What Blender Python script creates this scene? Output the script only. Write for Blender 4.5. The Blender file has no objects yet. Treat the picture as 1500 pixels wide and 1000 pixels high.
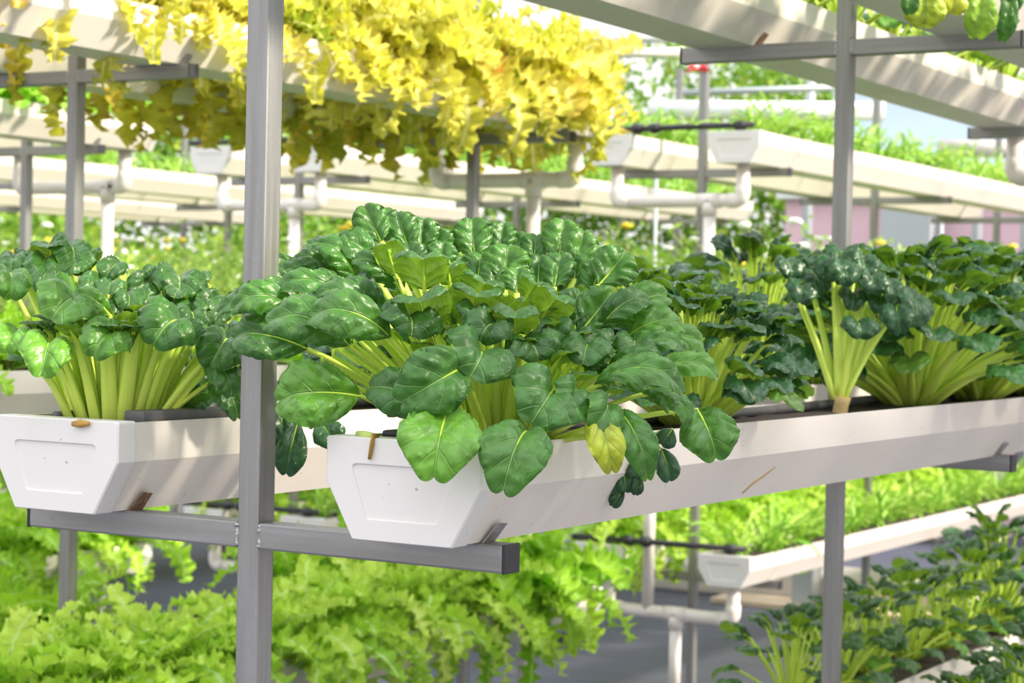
import bpy, bmesh, math, random
import numpy as np
from mathutils import Vector, Matrix

# ------------------------------------------------------------------ camera, sky, sun, exposure
scene = bpy.context.scene
col = scene.collection
FPX = 2940.6
ROLL, PITCH, YAW = .02128, -.01619, .54055
CAM = np.array([1.65391, -2.1065, .28808])
_fw = np.array([-math.sin(YAW), math.cos(YAW), 0.]); _rt = np.array([math.cos(YAW), math.sin(YAW), 0.]); _up = np.array([0, 0, 1.])
FW = _fw * math.cos(PITCH) + _up * math.sin(PITCH); _u0 = _up * math.cos(PITCH) - _fw * math.sin(PITCH)
RT = math.cos(ROLL) * _rt + math.sin(ROLL) * _u0
UP = -math.sin(ROLL) * _rt + math.cos(ROLL) * _u0
cam_data = bpy.data.cameras.new('camera'); cam = bpy.data.objects.new('camera', cam_data); col.objects.link(cam)
cam_data.sensor_width = 36.0; cam_data.lens = 36.0 * FPX / 1500.0; cam_data.clip_start = .05; cam_data.clip_end = 400
cam.matrix_world = Matrix(((RT[0], UP[0], -FW[0], CAM[0]), (RT[1], UP[1], -FW[1], CAM[1]), (RT[2], UP[2], -FW[2], CAM[2]), (0, 0, 0, 1)))
cam_data.dof.use_dof = True; cam_data.dof.focus_distance = 2.5; cam_data.dof.aperture_fstop = 9.0
scene.camera = cam

world = bpy.data.worlds.new('sky'); scene.world = world; world.use_nodes = True
wn, wl = world.node_tree.nodes, world.node_tree.links
bgn = wn['Background']; tc = wn.new('ShaderNodeTexCoord'); sp = wn.new('ShaderNodeSeparateXYZ'); cr = wn.new('ShaderNodeValToRGB')
wl.new(tc.outputs['Generated'], sp.inputs[0]); wl.new(sp.outputs['Z'], cr.inputs[0]); wl.new(cr.outputs[0], bgn.inputs['Color'])
cr.color_ramp.elements[0].position = 0.0; cr.color_ramp.elements[0].color = (.84, .82, .80, 1)
cr.color_ramp.elements[1].position = .95; cr.color_ramp.elements[1].color = (1.72, 1.78, 1.86, 1)
_e = cr.color_ramp.elements.new(.35); _e.color = (.98, .99, 1.02, 1)
bgn.inputs['Strength'].default_value = 1.25
sun_d = bpy.data.lights.new('sun', 'SUN'); sun = bpy.data.objects.new('sun', sun_d); col.objects.link(sun)
sun_d.energy = 5.6; sun_d.angle = math.radians(6.0); sun_d.color = (1.0, .90, .72)
sun.location = (8, 2, 6)
sun.rotation_euler = Vector((-1.0, -.25, -.74)).to_track_quat('-Z', 'Y').to_euler()
vs = scene.view_settings
vs.view_transform = 'Standard'; vs.look = 'None'; vs.gamma = 1.0; vs.use_curve_mapping = False; vs.exposure = 0.34

rng = np.random.default_rng(7)
random.seed(7)
ORD = ['zeroth', 'first', 'second', 'third', 'fourth', 'fifth', 'sixth', 'seventh', 'eighth', 'ninth', 'tenth', 'eleventh', 'twelfth', 'thirteenth', 'fourteenth', 'fifteenth', 'sixteenth',
       'seventeenth', 'eighteenth', 'nineteenth', 'twentieth', 'twenty-first', 'twenty-second', 'twenty-third', 'twenty-fourth', 'twenty-fifth', 'twenty-sixth', 'twenty-seventh', 'twenty-eighth', 'twenty-ninth', 'thirtieth'] + ['thirty-' + w for w in ('first', 'second', 'third', 'fourth', 'fifth', 'sixth', 'seventh', 'eighth', 'ninth')] + ['fortieth']

def pixel_of(P):
    q = np.asarray(P, float) - CAM; d = q @ FW
    return 750 + FPX * (q @ RT) / d, 500 - FPX * (q @ UP) / d, d

def point_at(x, y, d):
    """world point that lies at depth d on the sight line through x, y of the 1500 x 1000 frame"""
    return CAM + FW * d + RT * ((x - 750) / FPX * d) - UP * ((y - 500) / FPX * d)

# ------------------------------------------------------------------ materials
def new_mat(name):
    m = bpy.data.materials.new(name); m.use_nodes = True
    return m, m.node_tree.nodes, m.node_tree.links, m.node_tree.nodes['Principled BSDF']

def math_node(n, l, op, a, b=None, c=None, clamp=False):
    k = n.new('ShaderNodeMath'); k.operation = op; k.use_clamp = clamp
    for i, v in enumerate((a, b, c)):
        if v is None: continue
        if isinstance(v, (int, float)): k.inputs[i].default_value = v
        else: l.new(v, k.inputs[i])
    return k.outputs[0]

def smooth(n, l, v, lo, hi):
    k = n.new('ShaderNodeMapRange'); k.interpolation_type = 'SMOOTHSTEP'
    l.new(v, k.inputs['Value']); k.inputs['From Min'].default_value = lo; k.inputs['From Max'].default_value = hi
    return k.outputs['Result']

def mix_col(n, l, fac, a, b):
    k = n.new('ShaderNodeMix'); k.data_type = 'RGBA'
    for s, v in ((k.inputs['Factor'], fac), (k.inputs[6], a), (k.inputs[7], b)):
        if isinstance(v, (int, float)): s.default_value = v
        elif isinstance(v, tuple): s.default_value = (*v, 1)
        else: l.new(v, s)
    return k.outputs[2]

def translucent_mix(n, l, bsdf, colour, fac):
    t = n.new('ShaderNodeBsdfTranslucent'); l.new(colour, t.inputs['Color'])
    mx = n.new('ShaderNodeMixShader'); mx.inputs[0].default_value = fac
    l.new(bsdf.outputs[0], mx.inputs[1]); l.new(t.outputs[0], mx.inputs[2])
    l.new(mx.outputs[0], n['Material Output'].inputs['Surface'])

NV = 5.0          # side veins on a spoon leaf; the mesh quilting uses the same number
def spoon_leaf_mat(name, stops, vein, under, rough=.36, trans=.22, bump=.75, vein_amt=.62):
    """leaf attribute = (u across -1..1, v along 0..1, tint of this leaf 0..1)"""
    m, n, l, b = new_mat(name)
    at = n.new('ShaderNodeAttribute'); at.attribute_name = 'leaf'
    s = n.new('ShaderNodeSeparateXYZ'); l.new(at.outputs['Vector'], s.inputs[0])
    u, v, t = s.outputs
    au = math_node(n, l, 'ABSOLUTE', u)
    ramp = n.new('ShaderNodeValToRGB'); l.new(t, ramp.inputs[0])
    while len(ramp.color_ramp.elements) < len(stops): ramp.color_ramp.elements.new(.5)
    for e, (p, c) in zip(ramp.color_ramp.elements, stops): e.position = p; e.color = (*c, 1)
    tex = n.new('ShaderNodeTexCoord')
    nz = n.new('ShaderNodeTexNoise'); nz.inputs['Scale'].default_value = 28; nz.inputs['Detail'].default_value = 3
    l.new(tex.outputs['Object'], nz.inputs['Vector'])
    hsv = n.new('ShaderNodeHueSaturation'); l.new(ramp.outputs[0], hsv.inputs['Color'])
    val = n.new('ShaderNodeMapRange'); l.new(nz.outputs[0], val.inputs['Value'])
    val.inputs['From Min'].default_value = .3; val.inputs['From Max'].default_value = .7; val.inputs['To Min'].default_value = .78; val.inputs['To Max'].default_value = 1.25
    l.new(val.outputs[0], hsv.inputs['Value'])
    # midrib and side veins
    wid = math_node(n, l, 'MULTIPLY_ADD', v, -.04, .062)
    mid = math_node(n, l, 'SUBTRACT', 1.0, smooth(n, l, math_node(n, l, 'DIVIDE', au, wid), .5, 1.2))
    ph = math_node(n, l, 'MULTIPLY', math_node(n, l, 'MULTIPLY_ADD', au, -.34, v), NV)
    ph = math_node(n, l, 'MULTIPLY_ADD', t, 3.0, ph)
    fr = math_node(n, l, 'ABSOLUTE', math_node(n, l, 'SUBTRACT', math_node(n, l, 'FRACT', math_node(n, l, 'ADD', ph, .5)), .5))
    side = math_node(n, l, 'SUBTRACT', 1.0, smooth(n, l, fr, .01, .07))
    side = math_node(n, l, 'MULTIPLY', side, math_node(n, l, 'SUBTRACT', .50, math_node(n, l, 'MULTIPLY', au, .48)))
    vm = math_node(n, l, 'MULTIPLY', math_node(n, l, 'MAXIMUM', mid, side), vein_amt)
    top = mix_col(n, l, vm, hsv.outputs[0], vein)
    geo = n.new('ShaderNodeNewGeometry')
    und = mix_col(n, l, vm, under, tuple(min(1, c * 1.6) for c in under))
    c = mix_col(n, l, geo.outputs['Backfacing'], top, und)
    l.new(c, b.inputs['Base Color'])
    b.inputs['Roughness'].default_value = rough; b.inputs['Specular IOR Level'].default_value = .45
    vor = n.new('ShaderNodeTexVoronoi'); vor.feature = 'SMOOTH_F1'; vor.inputs['Scale'].default_value = 70
    l.new(tex.outputs['Object'], vor.inputs['Vector'])
    h = math_node(n, l, 'SUBTRACT', math_node(n, l, 'MULTIPLY', vor.outputs['Distance'], -.9), math_node(n, l, 'MULTIPLY', vm, .55))
    bp = n.new('ShaderNodeBump'); bp.inputs['Strength'].default_value = bump; bp.inputs['Distance'].default_value = .014
    l.new(h, bp.inputs['Height']); l.new(bp.outputs[0], b.inputs['Normal'])
    b.inputs['Coat Weight'].default_value = .4; b.inputs['Coat Roughness'].default_value = .32; b.inputs['Sheen Weight'].default_value = .10; b.inputs['Sheen Roughness'].default_value = .4; b.inputs['Sheen Tint'].default_value = (.75, .95, .75, 1)
    translucent_mix(n, l, b, c, trans)
    return m

def soft_leaf_mat(name, stops, rough=.5, trans=.4, rib=None):
    m, n, l, b = new_mat(name)
    at = n.new('ShaderNodeAttribute'); at.attribute_name = 'leaf'
    s = n.new('ShaderNodeSeparateXYZ'); l.new(at.outputs['Vector'], s.inputs[0])
    ramp = n.new('ShaderNodeValToRGB'); l.new(s.outputs[2], ramp.inputs[0])
    while len(ramp.color_ramp.elements) < len(stops): ramp.color_ramp.elements.new(.5)
    for e, (p, c) in zip(ramp.color_ramp.elements, stops): e.position = p; e.color = (*c, 1)
    c = ramp.outputs[0]
    if rib:
        au = math_node(n, l, 'ABSOLUTE', s.outputs[0])
        c = mix_col(n, l, math_node(n, l, 'SUBTRACT', 1.0, smooth(n, l, au, .05, .22)), c, rib)
    l.new(c, b.inputs['Base Color']); b.inputs['Roughness'].default_value = rough
    translucent_mix(n, l, b, c, trans)
    return m

def stalk_mat(name, low, high, rough=.4):
    m, n, l, b = new_mat(name)
    at = n.new('ShaderNodeAttribute'); at.attribute_name = 'leaf'
    s = n.new('ShaderNodeSeparateXYZ'); l.new(at.outputs['Vector'], s.inputs[0])
    tex = n.new('ShaderNodeTexCoord')
    nz = n.new('ShaderNodeTexNoise'); nz.inputs['Scale'].default_value = 45; l.new(tex.outputs['Object'], nz.inputs['Vector'])
    f = math_node(n, l, 'ADD', s.outputs[1], math_node(n, l, 'MULTIPLY', math_node(n, l, 'SUBTRACT', nz.outputs[0], .5), .35), clamp=True)
    c = mix_col(n, l, f, low, high)
    hs = n.new('ShaderNodeHueSaturation'); l.new(c, hs.inputs['Color'])
    l.new(math_node(n, l, 'MULTIPLY_ADD', s.outputs[2], .5, .75), hs.inputs['Value'])
    l.new(hs.outputs[0], b.inputs['Base Color']); b.inputs['Roughness'].default_value = rough
    # fine ribs running along the stalk
    wv = math_node(n, l, 'SINE', math_node(n, l, 'MULTIPLY', s.outputs[0], 44.0))
    bp = n.new('ShaderNodeBump'); bp.inputs['Strength'].default_value = .25; bp.inputs['Distance'].default_value = .001
    l.new(wv, bp.inputs['Height']); l.new(bp.outputs[0], b.inputs['Normal'])
    translucent_mix(n, l, b, hs.outputs[0], .18)
    return m

def plain_mat(name, c, rough=.5, metal=0.0, var=.12, scale=12.0, bump=0.0, stretch=None, spec=.5):
    m, n, l, b = new_mat(name)
    tex = n.new('ShaderNodeTexCoord'); nz = n.new('ShaderNodeTexNoise'); nz.inputs['Scale'].default_value = scale; nz.inputs['Detail'].default_value = 5
    src = tex.outputs['Object']
    if stretch:
        mp = n.new('ShaderNodeMapping'); mp.inputs['Scale'].default_value = stretch; l.new(src, mp.inputs[0]); src = mp.outputs[0]
    l.new(src, nz.inputs['Vector'])
    k = math_node(n, l, 'MULTIPLY_ADD', math_node(n, l, 'SUBTRACT', nz.outputs[0], .5), var * 2, 1.0)
    hs = n.new('ShaderNodeHueSaturation'); hs.inputs['Color'].default_value = (*c, 1); l.new(k, hs.inputs['Value'])
    l.new(hs.outputs[0], b.inputs['Base Color'])
    b.inputs['Roughness'].default_value = rough; b.inputs['Metallic'].default_value = metal; b.inputs['Specular IOR Level'].default_value = spec
    if bump:
        bp = n.new('ShaderNodeBump'); bp.inputs['Strength'].default_value = bump; bp.inputs['Distance'].default_value = .004
        l.new(nz.outputs[0], bp.inputs['Height']); l.new(bp.outputs[0], b.inputs['Normal'])
    return m

def pvc_mat(name, c, dirt):
    m, n, l, b = new_mat(name)
    tex = n.new('ShaderNodeTexCoord')
    mp = n.new('ShaderNodeMapping'); mp.inputs['Scale'].default_value = (9, 2.5, 9); l.new(tex.outputs['Object'], mp.inputs[0])
    nz = n.new('ShaderNodeTexNoise'); nz.inputs['Scale'].default_value = 1.0; nz.inputs['Detail'].default_value = 6; l.new(mp.outputs[0], nz.inputs['Vector'])
    sp_ = n.new('ShaderNodeTexNoise'); sp_.inputs['Scale'].default_value = 130; sp_.inputs['Detail'].default_value = 1; l.new(tex.outputs['Object'], sp_.inputs['Vector'])
    f = math_node(n, l, 'MULTIPLY', smooth(n, l, nz.outputs[0], .45, .8), .38)
    c1 = mix_col(n, l, f, c, dirt)
    c2 = mix_col(n, l, math_node(n, l, 'MULTIPLY', smooth(n, l, sp_.outputs[0], .76, .8), .6), c1, (.25, .15, .07))
    l.new(c2, b.inputs['Base Color']); b.inputs['Roughness'].default_value = .42
    return m

def galv_mat(name, stretch=(60, 60, 3.0)):
    m, n, l, b = new_mat(name)
    tex = n.new('ShaderNodeTexCoord')
    mp = n.new('ShaderNodeMapping'); mp.inputs['Scale'].default_value = stretch; l.new(tex.outputs['Object'], mp.inputs[0])
    nz = n.new('ShaderNodeTexNoise'); nz.inputs['Scale'].default_value = 1; nz.inputs['Detail'].default_value = 6; l.new(mp.outputs[0], nz.inputs['Vector'])
    sp_ = n.new('ShaderNodeTexVoronoi'); sp_.inputs['Scale'].default_value = 160; l.new(tex.outputs['Object'], sp_.inputs['Vector'])
    r2 = n.new('ShaderNodeTexNoise'); r2.inputs['Scale'].default_value = 24; r2.inputs['Detail'].default_value = 5; l.new(tex.outputs['Object'], r2.inputs['Vector'])
    c = mix_col(n, l, smooth(n, l, nz.outputs[0], .3, .7), (.25, .24, .23), (.35, .345, .34))
    c = mix_col(n, l, math_node(n, l, 'MULTIPLY', sp_.outputs['Distance'], .35), c, (.25, .26, .27))
    c = mix_col(n, l, math_node(n, l, 'MULTIPLY', smooth(n, l, r2.outputs[0], .72, .78), .75), c, (.22, .11, .06))
    l.new(c, b.inputs['Base Color']); b.inputs['Metallic'].default_value = .72
    l.new(math_node(n, l, 'MULTIPLY_ADD', nz.outputs[0], .25, .36), b.inputs['Roughness'])
    return m

M = {}
M['tatsoi'] = spoon_leaf_mat('tatsoi leaf', [(0, (.026, .105, .014)), (.45, (.050, .180, .017)), (.75, (.11, .30, .022)), (.9, (.17, .42, .03)), (1.0, (.62, .62, .03))], (.32, .56, .12), (.32, .54, .04))
M['tatsoi_dark'] = spoon_leaf_mat('dark tatsoi leaf', [(0, (.014, .072, .022)), (.6, (.026, .125, .028)), (.9, (.07, .25, .03)), (1.0, (.5, .55, .03))], (.18, .38, .10), (.24, .46, .035), rough=.33)
M['stalk'] = stalk_mat('tatsoi stalk', (.76, .90, .17), (.56, .82, .05))
M['yellow_leaf'] = soft_leaf_mat('yellow lettuce leaf', [(0, (.36, .46, .03)), (.35, (.68, .68, .06)), (.8, (.88, .80, .15)), (.93, (.90, .74, .16)), (1.0, (.82, .46, .12))], trans=.42, rib=(.92, .88, .38))
M['yellow_shade_leaf'] = soft_leaf_mat('olive lettuce leaf', [(0, (.30, .36, .015)), (.5, (.55, .52, .03)), (1.0, (.62, .44, .05))], trans=.42)  # darker copy of the yellow leaf, shade put into its colour
M['mizuna_leaf'] = soft_leaf_mat('mizuna leaf', [(0, (.34, .66, .04)), (.5, (.54, .80, .08)), (1.0, (.70, .88, .16))], trans=.42, rib=(.70, .88, .35))
M['curly_green_leaf'] = soft_leaf_mat('curly green leaf', [(0, (.24, .56, .025)), (.6, (.44, .74, .045)), (1.0, (.60, .82, .10))], trans=.42, rib=(.55, .80, .2))
M['grass_leaf'] = soft_leaf_mat('chive leaf', [(0, (.16, .40, .03)), (.6, (.36, .62, .06)), (1.0, (.55, .72, .16))], trans=.3)
M['herb_leaf'] = soft_leaf_mat('herb leaf', [(0, (.18, .34, .04)), (.6, (.34, .54, .08)), (1.0, (.52, .66, .16))], trans=.4)
M['pale_stem'] = plain_mat('pale green stem', (.50, .62, .16), .5)
M['flower_white'] = plain_mat('white petals', (.88, .88, .84), .6)
M['flower_yellow'] = plain_mat('yellow petals', (.88, .62, .03), .6)
M['pvc'] = pvc_mat('white plastic', (.74, .68, .62), (.56, .47, .36))
M['pvc_cap'] = pvc_mat('white plastic cap', (.73, .70, .68), (.62, .58, .52))
M['pipe'] = pvc_mat('white pipe', (.76, .70, .665), (.60, .50, .40))
M['galv'] = galv_mat('galvanised steel')
M['galv_beam'] = galv_mat('galvanised beam steel', (3.0, 60, 60))
M['weld'] = plain_mat('weld metal', (.42, .41, .40), .38, .8, .3, 90, .6)
M['rust'] = plain_mat('rusty metal', (.26, .15, .09), .7, .35, .95, 130, 1.0)
M['black'] = plain_mat('black plastic', (.022, .022, .026), .5, 0, .25, 40, .15)
M['hose'] = plain_mat('weathered black hose', (.10, .095, .10), .55, 0, .5, 30, .2)
M['soil'] = plain_mat('dark growing medium', (.045, .032, .026), .95, 0, .6, 90, 1.0)
M['root'] = plain_mat('pale root neck', (.58, .42, .18), .7, 0, .35, 60, .5)
M['dry'] = plain_mat('dried brown stalk', (.42, .24, .05), .7, 0, .4, 80, .4)
M['red'] = plain_mat('red ribbon', (.80, .03, .03), .5)
M['floor'] = plain_mat('dark woven ground cover', (.07, .075, .11), .6, 0, .35, 1.6, .9, (1.2, 4.5, 1))
M['pink'] = plain_mat('pink painted wall', (.74, .50, .58), .7, 0, .06, 1.2)
M['wall_white'] = plain_mat('white panel', (.80, .82, .84), .6, 0, .05, 2)
M['glass_blue'] = plain_mat('pale blue glazing', (.60, .72, .84), .25, 0, .1, 1)
M['grey'] = plain_mat('grey painted metal', (.42, .45, .48), .5, .2, .1, 3)
M['concrete'] = plain_mat('pale concrete', (.58, .53, .49), .85, 0, .25, 4, .3)
M['wood'] = plain_mat('pale wood board', (.62, .48, .36), .7, 0, .25, 3, .2, (1, 8, 1))
M['tree_leaf'] = soft_leaf_mat('tree leaf', [(0, (.09, .22, .02)), (.5, (.20, .40, .03)), (1.0, (.48, .58, .08))], trans=.42)
M['bark'] = plain_mat('bark', (.16, .11, .07), .9, 0, .4, 20, .8)

# ------------------------------------------------------------------ mesh collecting and object helpers
class MB:
    def __init__(s): s.V = []; s.F = []; s.A = []; s.n = 0
    def add(s, V, F, A=None):
        V = np.asarray(V, float).reshape(-1, 3)
        s.V.append(V); s.A.append(np.zeros((len(V), 3)) if A is None else np.asarray(A, float).reshape(-1, 3))
        s.F += [tuple(int(i) + s.n for i in f) for f in F]; s.n += len(V)
    def grid(s, V, A=None, close_u=False):
        nv, nu = V.shape[:2]
        i = np.arange(nv - 1)[:, None] * nu; j = np.arange(nu if close_u else nu - 1)[None]; j2 = (j + 1) % nu
        F = np.stack([i + j, i + j2, i + nu + j2, i + nu + j], -1).reshape(-1, 4)
        s.add(V.reshape(-1, 3), F, A)
    def tube(s, pts, r, k=10, flat=1.0, cap=True, tint=.5, wdir=None):
        pts = np.asarray(pts, float); n = len(pts); r = np.broadcast_to(np.asarray(r, float), (n,))
        T = np.gradient(pts, axis=0); T /= np.linalg.norm(T, axis=1)[:, None] + 1e-12
        ref = np.array([0, 0, 1.]) if wdir is None else np.asarray(wdir, float)
        if abs(T[0] @ ref) > .95: ref = np.array([1., 0, 0])
        B = []
        prev = ref - (ref @ T[0]) * T[0]
        for t in T:
            b = prev - (prev @ t) * t; b /= np.linalg.norm(b) + 1e-12; B.append(b); prev = b
        B = np.array(B); Nn = np.cross(T, B)
        a = np.linspace(0, 2 * np.pi, k, endpoint=False)
        V = pts[:, None] + r[:, None, None] * (np.cos(a)[None, :, None] * B[:, None] + flat * np.sin(a)[None, :, None] * Nn[:, None])
        A = np.zeros((n, k, 3)); A[..., 0] = np.cos(a)[None]; A[..., 1] = np.linspace(0, 1, n)[:, None]; A[..., 2] = tint
        st = s.n
        s.grid(V, A, close_u=True)
        if cap:
            s.F.append(tuple(st + i for i in range(k))[::-1]); s.F.append(tuple(st + (n - 1) * k + i for i in range(k)))
    def box(s, lo, hi, bev=0.0):
        lo = np.asarray(lo, float); hi = np.asarray(hi, float)
        bm = bmesh.new(); bmesh.ops.create_cube(bm, size=1.0)
        for v in bm.verts: v.co = Vector([lo[i] + (v.co[i] + .5) * (hi[i] - lo[i]) for i in range(3)])
        if bev: bmesh.ops.bevel(bm, geom=list(bm.edges), offset=bev, segments=2, profile=.6, affect='EDGES')
        s.bm(bm)
    def bm(s, bm):
        bm.verts.index_update()
        s.add([v.co[:] for v in bm.verts], [[v.index for v in f.verts] for f in bm.faces]); bm.free()
    def build(s, name, mat, parent=None, smooth=True, origin=None):
        V = np.concatenate(s.V)
        if origin is not None: V = V - np.asarray(origin)
        me = bpy.data.meshes.new(name); me.from_pydata(V.tolist(), [], s.F)
        a = me.attributes.new('leaf', 'FLOAT_VECTOR', 'POINT'); a.data.foreach_set('vector', np.concatenate(s.A).astype(np.float32).ravel())
        if smooth: me.polygons.foreach_set('use_smooth', np.ones(len(me.polygons), bool))
        me.materials.append(mat); me.update()
        o = bpy.data.objects.new(name, me); col.objects.link(o)
        if parent is not None: o.parent = parent
        elif origin is not None: o.location = Vector(origin)
        return o

def tag(o, label, cat, group=None, kind=None):
    o['label'] = label; o['category'] = cat
    if group: o['group'] = group
    if kind: o['kind'] = kind
    return o

def thing(name, loc, label, cat, group=None, rotz=0.0):
    o = bpy.data.objects.new(name, None); col.objects.link(o); o.empty_display_size = .05
    o.location = Vector(loc); o.rotation_euler = (0, 0, rotz)
    return tag(o, label, cat, group)

def structure(o):
    o['kind'] = 'structure'; return o

def copy_tree(src, kids, parent=None):
    c = src.copy(); col.objects.link(c)
    if parent is not None: c.parent = parent
    for ch in kids.get(src.name, ()): copy_tree(ch, kids, c)
    return c

# ------------------------------------------------------------------ leaves
def unit(a): a = np.asarray(a, float); return a / (np.linalg.norm(a) + 1e-12)

def spoon_blade(mb, C, N, hw, roll, tint, p=2.2, puck=.10, nu=13, lobe=.13, rnd=None, puff=.16):
    """a quilted spoon-shaped blade: centre line C, upper-face normals N, half widths hw, margin roll in radians"""
    r = rnd or rng
    nv = len(C)
    T = np.gradient(C, axis=0); T /= np.linalg.norm(T, axis=1)[:, None] + 1e-12
    N = N - (N * T).sum(1)[:, None] * T; N /= np.linalg.norm(N, axis=1)[:, None] + 1e-12
    W = np.cross(T, N)
    uh = np.linspace(0, 1, (nu + 1) // 2)
    fine = np.linspace(0, 1, 41)
    side = []
    v = np.linspace(0, 1, nv)
    for sgn in (-1, 1):
        ph = (roll * (1 + .18 * r.normal()) * (1 - .75 * np.clip((v - .55) / .45, 0, 1) ** 1.5))[:, None] * fine[None] ** p
        x = np.concatenate([np.zeros((nv, 1)), np.cumsum((np.cos(ph[:, 1:]) + np.cos(ph[:, :-1])) / 2, 1) / 40], 1)
        z = np.concatenate([np.zeros((nv, 1)), np.cumsum((np.sin(ph[:, 1:]) + np.sin(ph[:, :-1])) / 2, 1) / 40], 1)
        ids = np.round(uh * 40).astype(int)
        side.append((x[:, ids] * sgn, -z[:, ids]))
    X = np.concatenate([side[0][0][:, :0:-1], side[1][0]], 1); Z = np.concatenate([side[0][1][:, :0:-1], side[1][1]], 1)
    u = np.concatenate([-uh[:0:-1], uh])
    au = np.abs(u)[None]
    s = (v[:, None] - .34 * au) * NV + 3.0 * tint
    q = np.abs(np.sin(np.pi * (s + .12 * np.sin(4 * u + 9 * tint)[None] * au))) ** .6
    win = (1 - np.exp(-(au / .16) ** 2)) * (.35 + .65 * au) * np.sin(np.pi * np.clip(v, .02, .98))[:, None] ** .5
    wob = r.normal(0, 1, 6); puffs = puff * (1 - .3 * v[:, None]) * np.sin(np.pi * np.clip(au * .94, 0, 1)) ** .9 * np.sin(np.pi * np.clip(v, .02, .99))[:, None] ** .6
    soft = .07 * np.sin(3.1 * u + wob[0])[None] * np.sin(5 * v + wob[1])[:, None] + .05 * np.sin(7 * u + wob[2])[None] * np.sin(9 * v + wob[3])[:, None]
    q2 = np.abs(np.sin(2 * np.pi * s + 1.1)) ** .7
    puck = puck * 1.55
    disp = puck * win * (q - .4) * 1.35 + puck * .85 * (q2 - .5) * np.clip(au * 1.25 - .25, 0, 1) ** .8 * np.sin(np.pi * np.clip(v, .03, .97))[:, None] ** .4 + soft * win * 1.3 + puffs + .045 * np.exp(-(au / .12) ** 2) * -1
    L = np.linalg.norm(np.diff(C, axis=0), axis=1).sum()
    wm = hw.max()
    V = C[:, None] + W[:, None] * (X * hw[:, None])[..., None] + N[:, None] * (Z * hw[:, None] + disp * wm)[..., None] \
        + T[:, None] * (L * v[:, None] ** 3 * (lobe * .45 * np.sin(np.pi * np.clip(au, 0, 1) ** .8) - .17 * au ** 2.4) + L * .07 * au ** 2 * (1 - v[:, None]) ** 3)[..., None]
    A = np.stack([np.broadcast_to(u[None], X.shape), np.broadcast_to(v[:, None], X.shape), np.full(X.shape, tint)], -1)
    mb.grid(V, A)

def spoon_width(nv, w, base=.12):
    v = np.linspace(0, 1, nv)
    s = np.sqrt(np.clip(1 - (2 * v - 1) ** 2, 0, 1))
    lo = np.sin(np.pi / 2 * np.clip(v / .66, 0, 1)) ** .80; hi = 1 - .36 * np.clip((v - .66) / .34, 0, 1) ** 2.0
    return np.maximum(w * 1.04 * lo * hi, w * base * .5)

def bez(P0, P1, P2, n):
    t = np.linspace(0, 1, n)[:, None]
    return (1 - t) ** 2 * P0 + 2 * t * (1 - t) * P1 + t * t * P2

def stalk_to(mb, base, Pb, mid_pts, mid_N, r0, bulge=.5, tint=.5, k=8, n=9):
    """leaf stalk from the crown to the blade, running on as a tapering rib under the blade"""
    d = Pb - base; L = np.linalg.norm(d)
    h = np.array([d[0], d[1], 0.]); c = base + d * .5 + np.array([0, 0, 1.]) * L * .10 * bulge - h * .06 * bulge
    P = bez(base, c, Pb, n)
    m = max(2, int(len(mid_pts) * .62))
    R = mid_pts[1:m] - mid_N[1:m] * r0 * .30
    pts = np.concatenate([P, R]); 
    rad = np.concatenate([np.linspace(r0 * 1.25, r0 * .72, n), np.linspace(r0 * .62, r0 * .12, len(R))])
    out = unit(h) if np.linalg.norm(h) > 1e-4 else np.array([1., 0, 0])
    mb.tube(pts, rad, k, .62, tint=tint, wdir=np.cross(out, [0, 0, 1.]))

def tatsoi(name, seed, loc, label, cat='leaf vegetable', n=60, R=.24, H=.25, blade=.072, mat='tatsoi', cr_=.035, nu=11, nv=11, group=None, tlo=.0, thi=.75, droop=.0, stalk_r=.0065, low_light=True):
    """procedural rosette: rounded crinkled spoon leaves on pale stalks"""
    r = np.random.default_rng(seed)
    root = thing(name, loc, label, cat, group)
    fo, st = MB(), MB()
    for i in range(n):
        f = (i + .5) / n                      # 0 outermost .. 1 heart
        az = i * 2.39996 + r.normal(0, .16)
        el = max(math.radians(15), math.radians(10 + 78 * f ** 1.0 + r.normal(0, 6))) - droop * (1 - f) ** 2
        rad = np.array([math.cos(az), math.sin(az), 0]); z = np.array([0, 0, 1.])
        reach = (1 - .12 * r.random())
        Pb = rad * R * math.cos(el) ** .8 * reach * (.80) + z * (H * math.sin(el) * reach * .86 + .01)
        size = blade * (1.0 - .45 * f ** 2) * r.uniform(.82, 1.15)
        out = unit(rad * math.cos(el) + z * math.sin(el))
        bend = math.radians(r.uniform(60, 105)) * (1 - .25 * f)
        twist = r.normal(0, .35)
        side = unit(np.cross(z, rad))
        tt = np.linspace(0, 1, nv)
        ang = el * .75 + .1 - bend * tt ** 1.5
        step = np.cos(ang)[:, None] * rad + np.sin(ang)[:, None] * z
        C = Pb + np.concatenate([np.zeros((1, 3)), np.cumsum((step[1:] + step[:-1]) / 2, 0)]) * size * 1.12 / (nv - 1)
        N = -np.sin(ang)[:, None] * rad + np.cos(ang)[:, None] * z
        N = N + side * twist
        tint = np.clip(tlo + (thi - tlo) * ((1 - f) * .7 + .3 * r.random()), 0, .84)
        if low_light and f < .12 and r.random() < .4: tint = r.uniform(.8, .92)
        spoon_blade(fo, C, N, spoon_width(nv, size * .56), np.full(nv, r.uniform(1.0, 1.7)), tint, nu=nu, rnd=r, puck=.15)
        b0 = rad * cr_ * (1 - f) * r.uniform(.7, 1.1)
        stalk_to(st, b0, Pb, C, N, stalk_r * (1.15 - .5 * f), 1.0, r.uniform(.3, .7), 7, 7)
    st.build('stalks', M['stalk'], root); fo.build('foliage', M[mat], root)
    return root
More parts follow.
